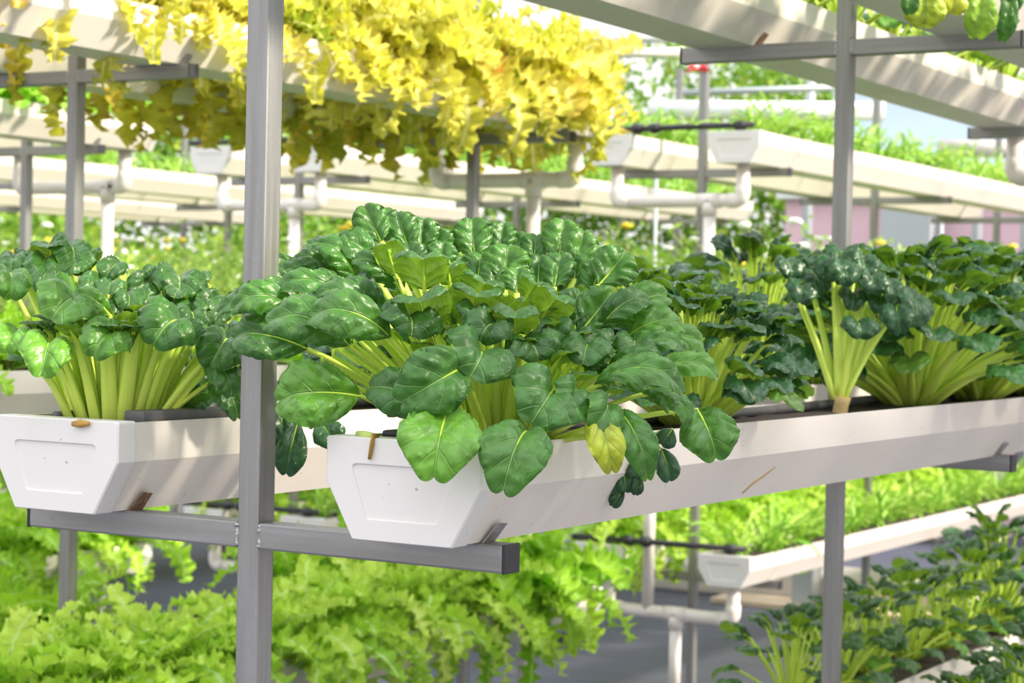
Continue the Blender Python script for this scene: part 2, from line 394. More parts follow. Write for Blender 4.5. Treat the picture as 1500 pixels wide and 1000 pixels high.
# ------------------------------------------------------------------ racks: steel stands, troughs, drains
TW = .035; TK = TW / 2; BEAM = .393; XC = .2858; TA = .112; TB = .0711; TH = .124; TH1 = .053
FLOOR = -1.30
TIERS = (.888, 0.0, -.80)

structure_floor = MB()
_n = 40
gx = np.linspace(-22, 8, _n); gy = np.linspace(-6, 24, _n)
G = np.zeros((_n, _n, 3)); G[..., 0] = gx[None]; G[..., 1] = gy[:, None]; G[..., 2] = FLOOR + .012 * np.sin(gx[None] * 9.1 + gy[:, None] * 4) * np.cos(gy[:, None] * 7.3)
structure_floor.grid(G)
fl = structure(structure_floor.build('floor', M['floor']))

def stand(X, Y, label, tiers=TIERS, top=1.85, group=None, detail=True, z2=0.0):
    root = thing('rack_stand', (X, Y, FLOOR), label, 'metal stand', group)
    o = (0, 0, 0)
    mb = MB(); mb.box((-TK, -TK, 0), (TK, TK, top - FLOOR), .0035)
    mb.build('post', M['galv'], root, smooth=False)
    for t in tiers:
        z = t - FLOOR + z2
        for sg in (-1, 1):
            mb = MB(); a, b_ = sorted((sg * (TK + .0005), sg * BEAM)); mb.box((a, -TK, z - TW), (b_, TK, z), .003)
            beam = mb.build('crossbeam', M['galv_beam'], root, smooth=False)
            mb = MB(); a, b_ = sorted((sg * (BEAM - .001), sg * (BEAM + .004))); mb.box((a, -TK - .0008, z - TW - .0008), (b_, TK + .0008, z + .0008), .0018)
            mb.build('end_plug', M['black'], beam, smooth=False)
            if detail:
                mb = MB(); r = np.random.default_rng(3 + sg)
                for side in (-1, 1):
                    zz = np.linspace(z - TW + .002, z - .002, 14)
                    P = np.stack([np.full(14, sg * (TK + .001)) + r.normal(0, .0007, 14), np.full(14, side * (TK - .0025)), zz], 1)
                    mb.tube(P, np.clip(.0036 + r.normal(0, .0012, 14), .0018, .006), 8)
                mb.build('weld_bead', M['weld'], beam)
                for side in (-1, 1):      # small upright tabs that hold the trough
                    mb = MB()
                    xb = sg * XC + side * (TB + .001); dx = side * .021
                    P = [(xb + side * .002, -.014, z), (xb + side * .002, .013, z), (xb + dx, .012, z + .024), (xb + dx + side * .0, -.006, z + .026)]
                    Q = [(x + side * .003, y, zz) for x, y, zz in P]
                    mb.add(P + Q, [(0, 1, 2, 3), (7, 6, 5, 4), (0, 4, 5, 1), (1, 5, 6, 2), (2, 6, 7, 3), (3, 7, 4, 0)])
                    mb.build('retaining_tab', M['rust'] if (sg, side) == (-1, 1) else M['weld'], beam, smooth=False)
    return root

def round_poly(pts, r, k=4):
    out = []; n = len(pts)
    for i in range(n):
        p0, p1, p2 = (np.array(pts[(i + j) % n], float) for j in (-1, 0, 1))
        a, b = unit(p0 - p1), unit(p2 - p1)
        ang = math.acos(np.clip(a @ b, -1, 1)); d = r / math.tan(ang / 2)
        A, B = p1 + a * d, p1 + b * d
        for t in np.linspace(0, 1, k + 1): out.append((1 - t) ** 2 * A + 2 * t * (1 - t) * p1 + t * t * B)
    return out

def cap_mesh(y, depth, sgn):
    """end cap with a sunk rounded panel; outer face at y, body running sgn*depth inwards"""
    e = .0022
    outer = round_poly([(-TA - e, TH + e), (-TA - e, TH - TH1), (-TB - e, -e * .4), (TB + e, -e * .4), (TA + e, TH - TH1), (TA + e, TH + e)], .004, 3)
    inn = round_poly([(-.078, .094), (-.052, .025), (.052, .025), (.078, .094)], .008, 5)
    bm = bmesh.new()
    def ring(poly, yy, sc=1.0, c=(0, .06)): return [bm.verts.new((c[0] + (p[0] - c[0]) * sc, yy, c[1] + (p[1] - c[1]) * sc)) for p in poly]
    def edges(r): return [bm.edges.new((r[i], r[(i + 1) % len(r)])) for i in range(len(r))]
    o1 = ring(outer, y + sgn * .002, 1.0); o0 = ring(outer, y, .978); o2 = ring(outer, y + sgn * depth, 1.0)
    i0 = ring(inn, y, 1.0); i1 = ring(inn, y + sgn * .0028, .975); 
    def strip(a, b):
        for i in range(len(a)): bm.faces.new((a[i], a[(i + 1) % len(a)], b[(i + 1) % len(a)], b[i]))
    strip(o0, o1); strip(o1, o2)
    i2 = ring(inn, y + sgn * .0032, .95)
    strip(i0, i1); strip(i1, i2); bm.faces.new(i2)
    bmesh.ops.triangle_fill(bm, use_beauty=True, edges=[e_ for e_ in bm.edges if set(e_.verts) <= set(o0) or set(e_.verts) <= set(i0)])
    # remove filling of the panel by its own duplicate (faces whose centre lies inside the inner outline at depth y)
    bmesh.ops.recalc_face_normals(bm, faces=list(bm.faces))
    return bm

def trough(X, Y0, Y1, z, label, group=None, soil=True, hose=True):
    root = thing('planting_trough', (X, Y0, z), label, 'planter', group)
    t = .003; L = Y1 - Y0
    prof = [(-TA, TH), (-TA, TH - TH1), (-TB, .0006), (TB, .0006), (TA, TH - TH1), (TA, TH), (TA - t, TH), (TA - t, TH - TH1 + .001), (TB - t, t), (-TB + t, t), (-TA + t, TH - TH1 + .001), (-TA + t, TH)]
    ys = np.linspace(.004, L - .004, max(3, int(L / .5)))
    mb = MB()
    n = len(prof); V = np.array([[(p[0], y, p[1]) for p in prof] for y in ys])
    for i in range(len(ys) - 1):
        pass
    mb.grid(V, None, close_u=True)
    mb.F = [f[::-1] for f in mb.F]
    mb.build('channel', M['pvc'], root, smooth=False)
    for y, s in ((0.0, 1), (L, -1)):
        b = MB(); b.bm(cap_mesh(y, .034, s)); b.build('end_cap', M['pvc_cap'], root, smooth=False)
    if soil:
        mb = MB(); nx = 9; r = np.random.default_rng(int(abs(X) * 100 + Y0 * 10) % 1000)
        yy = np.linspace(.03, L - .03, max(6, int(L / .03)))
        S = np.zeros((len(yy), nx, 3)); S[..., 0] = np.linspace(-TA + t + .0005, TA - t - .0005, nx)[None]; S[..., 1] = yy[:, None]; S[..., 2] = .108 + r.uniform(-.006, .008, (len(yy), nx))
        mb.grid(S); s = mb.build('growing_medium', M['soil'], root); s['kind'] = 'stuff'
    if hose:
        yy = np.linspace(.06, L - .05, 24); r = np.random.default_rng(5)
        mb = MB(); mb.tube(np.stack([-.058 + .006 * np.sin(yy * 3), yy, .122 + .003 * np.sin(yy * 4.1)], 1), .0085, 8)
        mb.build('drip_hose', M['hose'], root)
    return root

PR = .0265
def arc_corner(pts, r=.03, k=6):
    pts = [np.array(p, float) for p in pts]; out = [pts[0]]
    for i in range(1, len(pts) - 1):
        a, b = unit(pts[i - 1] - pts[i]), unit(pts[i + 1] - pts[i])
        for t in np.linspace(0, 1, k): out.append((1 - t) ** 2 * (pts[i] + a * r) + 2 * t * (1 - t) * pts[i] + t * t * (pts[i] + b * r))
    out.append(pts[-1]); return np.array(out)

def drain(X, Y, z, label, down_dx=.1, down_to=FLOOR, drop=.145, group=None):
    """white U-shaped drain below the ends of a pair of troughs, with a pipe running down from it"""
    root = thing('drain_pipe', (X, Y, z), label, 'pipe', group)
    mb = MB(); mb.tube(arc_corner([(-XC, 0, -.0015), (-XC, 0, -drop), (XC, 0, -drop), (XC, 0, -.0015)]), PR, 14); mb.build('cross_pipe', M['pipe'], root)
    for sg in (-1, 1):
        mb = MB(); c = arc_corner([(sg * XC, 0, -drop + .062), (sg * XC, 0, -drop), (sg * (XC - .062), 0, -drop)]); mb.tube(c, PR + .004, 14); mb.build('elbow', M['pipe'], root)
    mb = MB(); mb.tube([(down_dx - .05, 0, -drop), (down_dx + .05, 0, -drop)], PR + .004, 14)
    mb.tube([(down_dx, 0, -drop), (down_dx, 0, -drop - .06)], PR + .004, 14); mb.build('tee', M['pipe'], root)
    mb = MB(); mb.tube([(down_dx, 0, -drop - .03), (down_dx, 0, down_to - z)], PR * .92, 14); mb.build('down_pipe', M['pipe'], root)
    return root

def feed(X, Y, z, label, x0=-.42, x1=.36, group=None):
    root = thing('irrigation_pipe', (X, Y, z + TH + .022), label, 'pipe', group)
    mb = MB(); mb.tube([(x0, 0, 0), (x1, 0, .006)], .0125, 10); mb.build('pipe', M['black'], root)
    for x in (x0 + .26, x0 + .34, x1 - .06):
        mb = MB(); mb.tube([(x - .022, 0, .003), (x - .02, 0, .003), (x + .02, 0, .003), (x + .022, 0, .003)], [.014, .021, .021, .014], 10); mb.tube([(x, 0, .003), (x, 0, -.02)], .009, 8); mb.build('fitting', M['black'], root)
    return root

# the nearest rack (two troughs side by side, three levels)
stand(0, 0, 'galvanised steel post with welded crossbeams standing between the two nearest white troughs')
stand(0, 2.046, 'galvanised steel post with crossbeams behind the long white trough of dark green tatsoi', z2=.004)
stand(0, 4.10, 'steel stand at the far end of the raised troughs, only a crossbeam end in view', z2=.004)
trough(XC, -.081, 4.27, 0, 'long white trough in front holding the big tatsoi, its end cap nearest the camera')
trough(-XC, -.081, 4.27, 0, 'white trough at the left with a recessed end cap beside the nearest steel post')
trough(XC, -.081, 4.27, TIERS[0], 'white trough overhead at the upper right corner with yellowing tatsoi leaves hanging')
trough(-XC, -.081, 4.27, TIERS[0], 'white trough overhead crossing the top of the view beside the right post')
trough(XC, 1.6, 4.27, TIERS[2], 'low white trough at the bottom right corner, nearest of the low pair')
trough(-XC, 1.6, 4.27, TIERS[2], 'low white trough at the lower right planted with young tatsoi')
drain(-.0, 4.22, TIERS[0], 'white drain elbow below the far end of the overhead troughs at the right edge', 0)

# unseen rack right of the camera, added to shade the front trough
SX = 2.05
stand(SX, .0, 'steel stand of the unseen shading rack across the aisle, nearest the camera', tiers=TIERS[:1], detail=False)
stand(SX, 2.046, 'steel stand of the unseen shading rack across the aisle, in the middle', tiers=TIERS[:1], detail=False)
stand(SX, 4.10, 'steel stand of the unseen shading rack across the aisle, far end', tiers=TIERS[:1], detail=False)
trough(SX - XC, -.5, 4.27, TIERS[0], 'raised white trough of the unseen shading rack, nearer the tatsoi', hose=False)
trough(SX + XC, -.5, 4.27, TIERS[0], 'raised white trough of the unseen shading rack, farther from the tatsoi', hose=False)
# the rack behind with the yellow lettuce
A2 = -2.05
stand(A2, -.16, 'steel stand carrying the raised yellow lettuce, nearest of its row')
stand(A2, 1.82, 'steel post with a crossbeam end below the raised yellow lettuce at the left')
stand(A2, 3.78, 'steel post beside the drain pipe at the far end of the yellow lettuce')
for z, nm in ((TIERS[0], 'raised'), (TIERS[1], 'middle'), (TIERS[2], 'low')):
    what = {'raised': 'under the yellow lettuce', 'middle': 'behind the nearest steel post', 'low': 'under the bright green mizuna'}[nm]
    trough(A2 + XC, .3, 4.05, z, f'{nm} white trough {what}, the nearer one of its pair')
    trough(A2 - XC, .3, 4.05, z, f'{nm} white trough {what}, the farther one of its pair')
drain(A2, 3.99, TIERS[0], 'white U-shaped drain pipe below the far end of the yellow lettuce troughs', .12)

A4 = -4.10
stand(A4, 1.75, 'steel stand farthest to the left under the white troughs, nearer the edge')
stand(A4, 3.72, 'steel post at the left edge below the white trough end')
for z, nm in ((TIERS[0], 'raised'), (TIERS[1], 'middle'), (TIERS[2], 'low')):
    trough(A4 + XC, 1.2, 4.05, z, f'{nm} white trough of the far left rack, nearer of its pair')
    trough(A4 - XC, 1.2, 4.05, z, f'{nm} white trough of the far left rack, farther of its pair')
drain(A4, 3.97, TIERS[0], 'white drain pipe beside the leftmost steel posts', .2)

BY = 5.18
for X, nm, ys in ((-2.0, 'right of centre', (5.5, 7.5, 9.5)), (-4.1, 'behind the nearest post', (5.5, 7.5, 9.5)), (-6.15, 'far left background', (5.5, 7.5, 9.5)), (-8.2, 'farthest background', (7.5, 9.5))):
    for i, y in enumerate(ys):
        stand(X, y, f'{ORD[i + 1]} thin steel stand from the aisle in the blurred rack {nm}', detail=False)
    for z, lv in ((TIERS[0], 'raised'), (TIERS[1], 'middle'), (TIERS[2], 'low')):
        for sg, sd in ((1, 'nearer'), (-1, 'farther')):
            trough(X + sg * XC, BY, 9.8, z, f'{lv} white trough of the blurred rack {nm}, {sd} of its pair', hose=False)
        dd = {'raised': .14, 'middle': -.10, 'low': .03}[lv]
        nxt = {'raised': TIERS[1] - .15, 'middle': TIERS[2] - .15, 'low': FLOOR}[lv]
        if X > -5: drain(X, BY + .10, z, f'white U-shaped drain pipe under the {lv} trough ends {nm}', dd, nxt)
        if X > -5: feed(X, BY + .03, z, f'black irrigation pipe across the {lv} trough ends of the blurred rack {nm}')
# ------------------------------------------------------------------ the two plants in focus, leaf by leaf
def cam_vec(v):
    return RT * v[0] + UP * v[1] - FW * v[2]

def hand_leaf(fo, st, base, d0, bx, by, tx, ty, w, db=0., dt=0., n=(0, .6, .8), ang=None, arch=.16, roll=1.6, tint=.4, curl=.10, nu=19, nv=27, sr=.0068, r=None, puck=.11, stalk=True, lobe=.13, p=2.6):
    """one leaf from blade base (bx,by) to tip (tx,ty); w its width there; depths are metres from the plant's own depth d0"""
    r = r or rng
    Pb = point_at(bx, by, d0 + db); Pt = point_at(tx, ty, d0 + dt)
    nn = cam_vec(unit(n)); t = Pt - Pb
    if ang is not None:
        Wd = cam_vec((math.cos(math.radians(ang)), -math.sin(math.radians(ang)), 0))
        t = t - (t @ Wd) * Wd
        nn = unit(np.cross(Wd, t)); 
        if nn @ cam_vec(unit(n)) < 0: nn = -nn
    nn = unit(nn - (nn @ unit(t)) * unit(t)); L = np.linalg.norm(t)
    v = np.linspace(0, 1, nv); v = .5 * v + .5 * (1 - np.cos(np.pi * v)) / 2
    C = Pb + t * v[:, None] + nn * (arch * L * 4 * v * (1 - v))[:, None]
    k = np.clip((v - .72) / .28, 0, 1) ** 2
    C = C - nn * (curl * L * k * 1.6)[:, None] - t * (curl * k * .5)[:, None]
    T = np.gradient(C, axis=0); N = nn[None] - (T @ nn)[:, None] * T / (np.linalg.norm(T, axis=1)[:, None] ** 2 + 1e-12)
    Ws = unit(np.cross(t, nn)); 
    N = np.cross(Ws[None], T); N /= np.linalg.norm(N, axis=1)[:, None]
    if (N[nv // 3] @ nn) < 0: N = -N
    hw = spoon_width(nv, w / FPX * (d0 + (db + dt) / 2) / 2 * 1.12)
    rl = roll * (.75 + .25 * v)
    spoon_blade(fo, C, N, hw, rl, tint, p=p, nu=nu, rnd=r, puck=puck, lobe=lobe)
    if stalk: stalk_to(st, base(Pb), Pb, C, N, sr * r.uniform(.85, 1.15), .8, r.uniform(.3, .8), 9, 10)

def crown(center, spread):
    c = np.array(center)
    def f(Pb):
        d = Pb - c; h = np.array([d[0], d[1], 0]); L = np.linalg.norm(h)
        return c + (h / (L + 1e-6)) * spread * min(1, L / .16 + .15)
    return f

def sausage(x, y, w, ang, tint=.3, depth=0., fall=24, **k):
    """near leaf seen from its curled tip: it rises from behind, arches over and drops towards the camera"""
    return dict(curl_leaf=True, x=x, y=y, w=w, ang=ang, tint=tint, depth=depth, h=fall * 1.0 + 4, **k)

def place_leaf(fo, st, base, d0, r, a, **kw):
    a = dict(a)
    if not a.pop('curl_leaf', False): return hand_leaf(fo, st, base, d0, r=r, **{**kw, **a})
    d = d0 + a['depth']; nu = kw.get('nu', 17); nv = kw.get('nv', 23)
    Wd = cam_vec((math.cos(math.radians(a['ang'])), -math.sin(math.radians(a['ang'])), r.normal(0, .22))); Wd = unit(Wd)
    F = -FW + .15 * r.normal() * RT; F = unit(F - (F @ Wd) * Wd); Uv = np.cross(F, Wd); Uv = Uv if Uv @ UP > 0 else -Uv
    v = np.linspace(0, 1, nv)
    g = np.radians(r.uniform(22, 36) - 40 * v - r.uniform(80, 105) * v ** 2.2)
    fx = np.concatenate([[0], np.cumsum((np.cos(g[1:]) + np.cos(g[:-1])) / 2)]); uy = np.concatenate([[0], np.cumsum((np.sin(g[1:]) + np.sin(g[:-1])) / 2)])
    vis = uy[nv // 3:]; s = (a['h'] / FPX * d) / max(vis.max() - vis.min(), (nv - 1) * .26)
    fx = (fx - fx.max()) * s; uy = (uy - (vis.max() + vis.min()) / 2) * s
    O = point_at(a['x'], a['y'], d)
    C = O + fx[:, None] * F + uy[:, None] * Uv
    T = np.gradient(C, axis=0); N = np.cross(T, Wd[None]); N /= np.linalg.norm(N, axis=1)[:, None]
    if N[0] @ Uv < 0: N = -N
    spoon_blade(fo, C, N, spoon_width(nv, a['w'] / FPX * d / 2 * 1.10), np.full(nv, 1.5) * r.uniform(.8, 1.2), a['tint'], p=2.6, nu=nu, rnd=r, puck=a.get('puck', .13), lobe=.07, puff=.22)
    stalk_to(st, base(C[0]), C[0], C, N, kw.get('sr', .0068) * r.uniform(.85, 1.15), .8, r.uniform(.3, .8), 9, 10)

def lf(bx, by, tx, ty, w, db=0., dt=0., **k): return dict(bx=bx, by=by, tx=tx, ty=ty, w=w, db=db, dt=dt, **k)

HERO_D = 2.62
H = []
# left side, upper faces showing, tips to the left
L_ = dict(n=(-.15, .75, .65), arch=.20, roll=1.25)
H += [lf(420, 470, 322, 442, 56, .06, .02, tint=.35, **L_), lf(430, 452, 340, 440, 66, -.02, -.05, tint=.5, n=(-.15, .65, .75), arch=.22), lf(452, 512, 338, 486, 74, -.02, -.04, tint=.22, n=(-.1, .45, .85), arch=.16),
      lf(512, 508, 395, 458, 86, -.08, -.12, tint=.48, n=(-.2, .6, .75), arch=.22), lf(572, 496, 456, 450, 84, -.12, -.15, tint=.52, n=(-.25, .6, .75), arch=.22),
      lf(527, 580, 406, 580, 98, -.10, -.14, tint=.72, n=(-.05, .35, .95), arch=.14, roll=.9), lf(445, 402, 374, 388, 38, .12, .09, tint=.3, **L_), lf(438, 430, 360, 404, 52, .06, .03, tint=.35, **L_),
      lf(508, 442, 404, 412, 54, .0, -.03, tint=.45, **L_), lf(462, 414, 412, 392, 46, .08, .06, tint=.42, **L_), lf(482, 404, 434, 372, 42, .10, .08, tint=.18, **L_),
      lf(500, 408, 454, 350, 46, .12, .10, tint=.38, **L_), lf(520, 412, 470, 348, 54, .08, .05, tint=.45, **L_), lf(548, 402, 498, 343, 58, .10, .07, tint=.32, **L_),
      lf(566, 474, 495, 416, 62, .0, -.04, tint=.16, n=(-.3, .6, .75), puck=.15), lf(500, 436, 458, 403, 48, .05, .02, tint=.32, **L_), lf(590, 425, 528, 372, 52, .04, .0, tint=.3, puck=.15, n=(-.4, .6, .7)),
      lf(540, 462, 470, 420, 58, -.03, -.06, tint=.35, **L_)]
# top rim and the far side, upper faces towards the camera
T_ = dict(n=(0, .35, .9), arch=-.06, roll=1.0, curl=.06)
for a in ((560, 356, 532, 297, 50, .14, .16, .5), (578, 356, 556, 303, 42, .17, .19, .35), (600, 366, 580, 309, 50, .15, .17, .42), (616, 366, 620, 316, 50, .17, .19, .45), (640, 368, 642, 332, 50, .17, .19, .45),
          (668, 374, 666, 338, 40, .18, .20, .2), (696, 380, 690, 316, 54, .17, .19, .5), (712, 380, 708, 322, 46, .19, .21, .4), (730, 376, 738, 322, 44, .18, .20, .42), (752, 376, 760, 336, 40, .18, .20, .35),
          (782, 380, 786, 340, 42, .17, .19, .38), (818, 384, 826, 318, 54, .16, .18, .55), (840, 410, 856, 333, 50, .13, .15, .55), (876, 418, 918, 366, 66, .09, .10, .5), (738, 412, 745, 356, 66, .11, .13, .55),
          (700, 408, 704, 368, 46, .13, .15, .45), (668, 410, 676, 370, 46, .13, .15, .4), (722, 420, 726, 384, 42, .10, .12, .4), (757, 430, 758, 390, 50, .07, .09, .5), (788, 420, 790, 370, 44, .12, .14, .3),
          (812, 422, 822, 368, 48, .11, .13, .42), (846, 490, 898, 424, 66, .0, .0, .5), (838, 424, 842, 366, 44, .13, .14, .42), (866, 430, 880, 380, 46, .11, .12, .42), (640, 400, 650, 352, 46, .13, .15, .4), (610, 402, 596, 352, 44, .12, .14, .35)):
    H.append(lf(*a[:7], tint=a[7], puck=.12, **T_))
# right side
R_ = dict(n=(.1, .7, .7), arch=.18, roll=1.2)
H += [lf(888, 478, 975, 424, 68, .03, .01, tint=.55, n=(.15, .6, .8), arch=.12), lf(880, 482, 946, 430, 52, .0, -.02, tint=.25, puck=.15, **R_), lf(918, 494, 1000, 468, 56, .0, -.01, tint=.62, **R_),
      lf(950, 505, 1034, 498, 56, .02, .02, tint=.66, **R_), lf(870, 566, 1003, 556, 66, -.12, -.15, tint=.5, n=(0, .75, .65), arch=.24), lf(955, 542, 1053, 540, 50, -.04, -.06, tint=.68, **R_),
      lf(892, 533, 972, 524, 38, -.06, -.08, tint=.4, **R_), lf(908, 520, 1006, 500, 44, -.02, -.03, tint=.45, **R_), lf(940, 578, 1014, 612, 56, -.10, -.13, tint=.5, n=(.5, .7, .4), arch=.2),
      lf(1022, 600, 1050, 664, 80, -.06, -.12, tint=.55, n=(.05, .3, .95), arch=.10, roll=.9), lf(905, 600, 950, 684, 58, -.14, -.20, tint=.5, n=(.1, .45, .9), arch=.16), lf(925, 640, 950, 694, 38, -.12, -.17, tint=.75, n=(.1, .3, .9)),
      lf(905, 560, 985, 590, 44, -.06, -.09, tint=.55, **R_), lf(830, 470, 850, 425, 46, .03, .02, tint=.25, puck=.15, n=(.2, .6, .75)), lf(858, 545, 892, 512, 40, -.06, -.08, tint=.3, puck=.15, **R_)]
# cups on the near side of the heart: undersides towards the camera, crinkled rims rolled over
U_ = dict(n=(0, .08, -1.0), arch=-.05, roll=2.0, curl=.24, p=3.4)
for a in ((622, 428, 620, 362, 84, .0, -.02, .35), (625, 484, 612, 420, 98, -.07, -.10, .22), (694, 466, 702, 414, 84, -.03, -.06, .25), (752, 494, 756, 440, 80, -.05, -.09, .25), (792, 466, 826, 420, 64, -.0, -.03, .3),
          (582, 408, 562, 346, 44, .04, .03, .35), (700, 440, 714, 402, 70, .02, .0, .3), (660, 420, 655, 380, 50, .05, .03, .3), (770, 440, 790, 404, 50, .04, .02, .28)):
    H.append(lf(*a[:5], a[5] - .035, a[6] - .035, tint=a[7], puck=.13, **U_))
# near leaves curling over towards the camera
H += [sausage(606, 478, 108, 12, .12, -.14, 26, puck=.17), sausage(708, 484, 90, 22, .12, -.14, 30, puck=.17), lf(672, 540, 578, 540, 104, -.18, -.25, tint=.42, n=(-.1, .5, .85), ang=60, arch=.25, curl=.18),
      sausage(702, 530, 122, 32, .3, -.20, 44), sausage(793, 596, 124, 33, .35, -.22, 52), sausage(838, 586, 74, 40, .38, -.19, 34), sausage(884, 610, 70, 42, .48, -.20, 44), lf(655, 603, 636, 684, 110, -.20, -.30, tint=.80, n=(0, .35, .95), arch=.12, roll=.85, curl=.1),
      lf(775, 632, 738, 702, 98, -.20, -.30, tint=.52, n=(-.05, .4, .9), arch=.2, roll=1.1), lf(632, 602, 545, 560, 80, -.14, -.17, tint=.2, n=(-.2, .5, .85)), sausage(787, 512, 90, -14, .15, -.13, 28, puck=.16),
      sausage(856, 518, 84, 8, .2, -.11, 26, puck=.15), sausage(812, 487, 58, -8, .12, -.09, 20, puck=.17), sausage(868, 498, 58, 10, .2, -.07, 20, puck=.16), sausage(930, 512, 70, 2, .35, -.06, 24), sausage(690, 460, 50, 10, .1, -.11, 20, puck=.17)]
hero_base = np.array([.286, .14, .108])
hero = thing('tatsoi_plant', hero_base, 'largest bushy tatsoi in focus spilling over the end of the front trough', 'leaf vegetable', None)
fo, st = MB(), MB(); hr = np.random.default_rng(11)
cr_ = crown(hero_base, .055)
for a in H: place_leaf(fo, st, cr_, HERO_D, hr, a)
# inner leaves that fill the heart below the visible ones
for i in range(46):
    f = i / 46; az = i * 2.4 + hr.normal(0, .2); el = math.radians(28 + 55 * f)
    rad = np.array([math.cos(az), math.sin(az), 0]); z = np.array([0, 0, 1.])
    Pb = hero_base + rad * .17 * math.cos(el) + z * (.155 * math.sin(el))
    tt = np.linspace(0, 1, 11); ang = el + .2 - .9 * tt
    stp = np.cos(ang)[:, None] * rad + np.sin(ang)[:, None] * z
    C = Pb + np.concatenate([np.zeros((1, 3)), np.cumsum(stp[1:], 0)]) * .05 / 10
    N = -np.sin(ang)[:, None] * rad + np.cos(ang)[:, None] * z
    spoon_blade(fo, C, N, spoon_width(11, .024), np.full(11, 1.2), hr.uniform(.1, .4), nu=9, rnd=hr)
    stalk_to(st, cr_(Pb), Pb, C, N, .0062, .8, hr.uniform(.3, .8), 7, 8)
# bare stalks showing between the near leaves
for i in range(26):
    x = hr.uniform(600, 860); y = hr.uniform(500, 560)
    Pb = point_at(x, y, HERO_D - hr.uniform(.02, .09))
    stalk_to(st, cr_(Pb), Pb, np.array([Pb, Pb + [0, 0, .01], Pb + [0, 0, .02]]), np.tile(cam_vec((0, 1, 0)), (3, 1)), .0066, .6, hr.uniform(.4, .9), 9, 9)
for i in range(9):        # the sheaf of stalks under the left leaves
    Pb = point_at(440 + i * 16, 545 - i * 8, HERO_D - .06 - .004 * i)
    stalk_to(st, cr_(Pb), Pb, np.array([Pb, Pb + [0, 0, .01], Pb + [0, 0, .02]]), np.tile(cam_vec((0, 1, 0)), (3, 1)), .0060, .5, hr.uniform(.4, .9), 9, 9)
st.build('stalks', M['stalk'], hero, origin=hero_base); fo.build('foliage', M['tatsoi'], hero, origin=hero_base)
fo, st = MB(), MB()
hand_leaf(fo, st, cr_, HERO_D, 868, 598, 898, 682, 54, -.16, -.22, n=(.05, .4, .9), arch=.16, tint=.97, r=hr)
yl = fo.build('yellowing_leaf', M['tatsoi'], hero, origin=hero_base); yl['label'] = 'yellowing leaf drooping over the trough rim'
st.build('leaf_stalk', M['stalk'], yl, origin=hero_base)

# the small side shoot hanging against the trough wall
sb = np.array([XC + TA + .004, .36, .118])
shoot = thing('tatsoi_shoot', sb, 'small dark tatsoi shoots hanging over the rim of the front trough', 'leaf vegetable')
fo, st = MB(), MB(); SD = 2.74
def rim_base(Pb): return sb + np.array([-.012, hr.uniform(-.03, .03), -.006])
for a in ((880, 692, 868, 730, 30, .2), (898, 686, 892, 730, 30, .25), (912, 690, 918, 722, 34, .2), (914, 716, 896, 742, 22, .15), (936, 668, 928, 704, 28, .1), (934, 690, 932, 726, 20, .1), (968, 656, 984, 706, 36, .35), (985, 628, 968, 652, 34, .1), (872, 648, 862, 672, 18, .15)):
    hand_leaf(fo, st, rim_base, SD, a[0], a[1], a[2], a[3], a[4], -.03, -.035, n=(.15, .3, .9), tint=a[5], sr=.0028, nu=11, nv=11, r=hr, arch=.1)
st.build('stalks', M['stalk'], shoot, origin=sb); fo.build('foliage', M['tatsoi_dark'], shoot, origin=sb)

# left plant
LD = 2.86
A = []
A += [sausage(88, 446, 110, 30, .62, -.14, 44), sausage(146, 500, 84, 24, .66, -.16, 44), sausage(234, 486, 104, 30, .40, -.14, 40, puck=.14), sausage(316, 520, 82, 27, .34, -.10, 40, puck=.14), sausage(65, 526, 80, 8, .84, -.17, 46), sausage(12, 500, 56, 10, .84, -.14, 30), sausage(18, 418, 66, 4, .6, -.10, 36),
      sausage(110, 382, 74, 14, .3, .02, 34, puck=.16), sausage(15, 392, 56, -6, .45, .0, 30), sausage(58, 398, 54, 10, .35, -.01, 34), sausage(128, 420, 46, 22, .2, -.03, 24, puck=.16), sausage(158, 398, 44, 22, .2, .02, 24, puck=.16), sausage(204, 424, 52, 30, .18, .02, 30, puck=.16),
      sausage(172, 458, 46, 12, .22, -.07, 20, puck=.17), sausage(190, 446, 50, 14, .2, -.06, 26, puck=.17), sausage(232, 410, 52, 12, .2, .06, 20), sausage(264, 424, 86, 8, .2, .03, 34, puck=.15), sausage(282, 418, 50, -10, .2, .07, 24), sausage(298, 445, 40, 44, .2, .02, 30, puck=.16), sausage(285, 472, 62, 8, .25, -.03, 26, puck=.15),
      sausage(272, 458, 66, -4, .2, .0, 20, puck=.15), sausage(108, 442, 40, 30, .3, -.04, 30), sausage(60, 410, 44, 10, .3, -.03, 30), sausage(92, 396, 44, 20, .25, .0, 28), sausage(318, 460, 50, 24, .2, .0, 34, puck=.15), sausage(326, 490, 48, 30, .15, -.02, 30), sausage(336, 512, 40, 30, .12, -.0, 30),
      lf(160, 462, 113, 426, 42, -.09, -.12, tint=.6, n=(-.2, .6, .75)), lf(300, 530, 344, 570, 60, -.06, -.1, tint=.2, n=(.3, .7, .5)), lf(308, 560, 352, 604, 52, -.02, -.06, tint=.2, n=(.3, .6, .6)), lf(170, 492, 172, 472, 26, -.08, -.12, tint=.1, n=(0, .3, -.9)), lf(262, 600, 312, 570, 60, .02, .0, tint=.3, n=(0, .6, .8), sr=.004)]
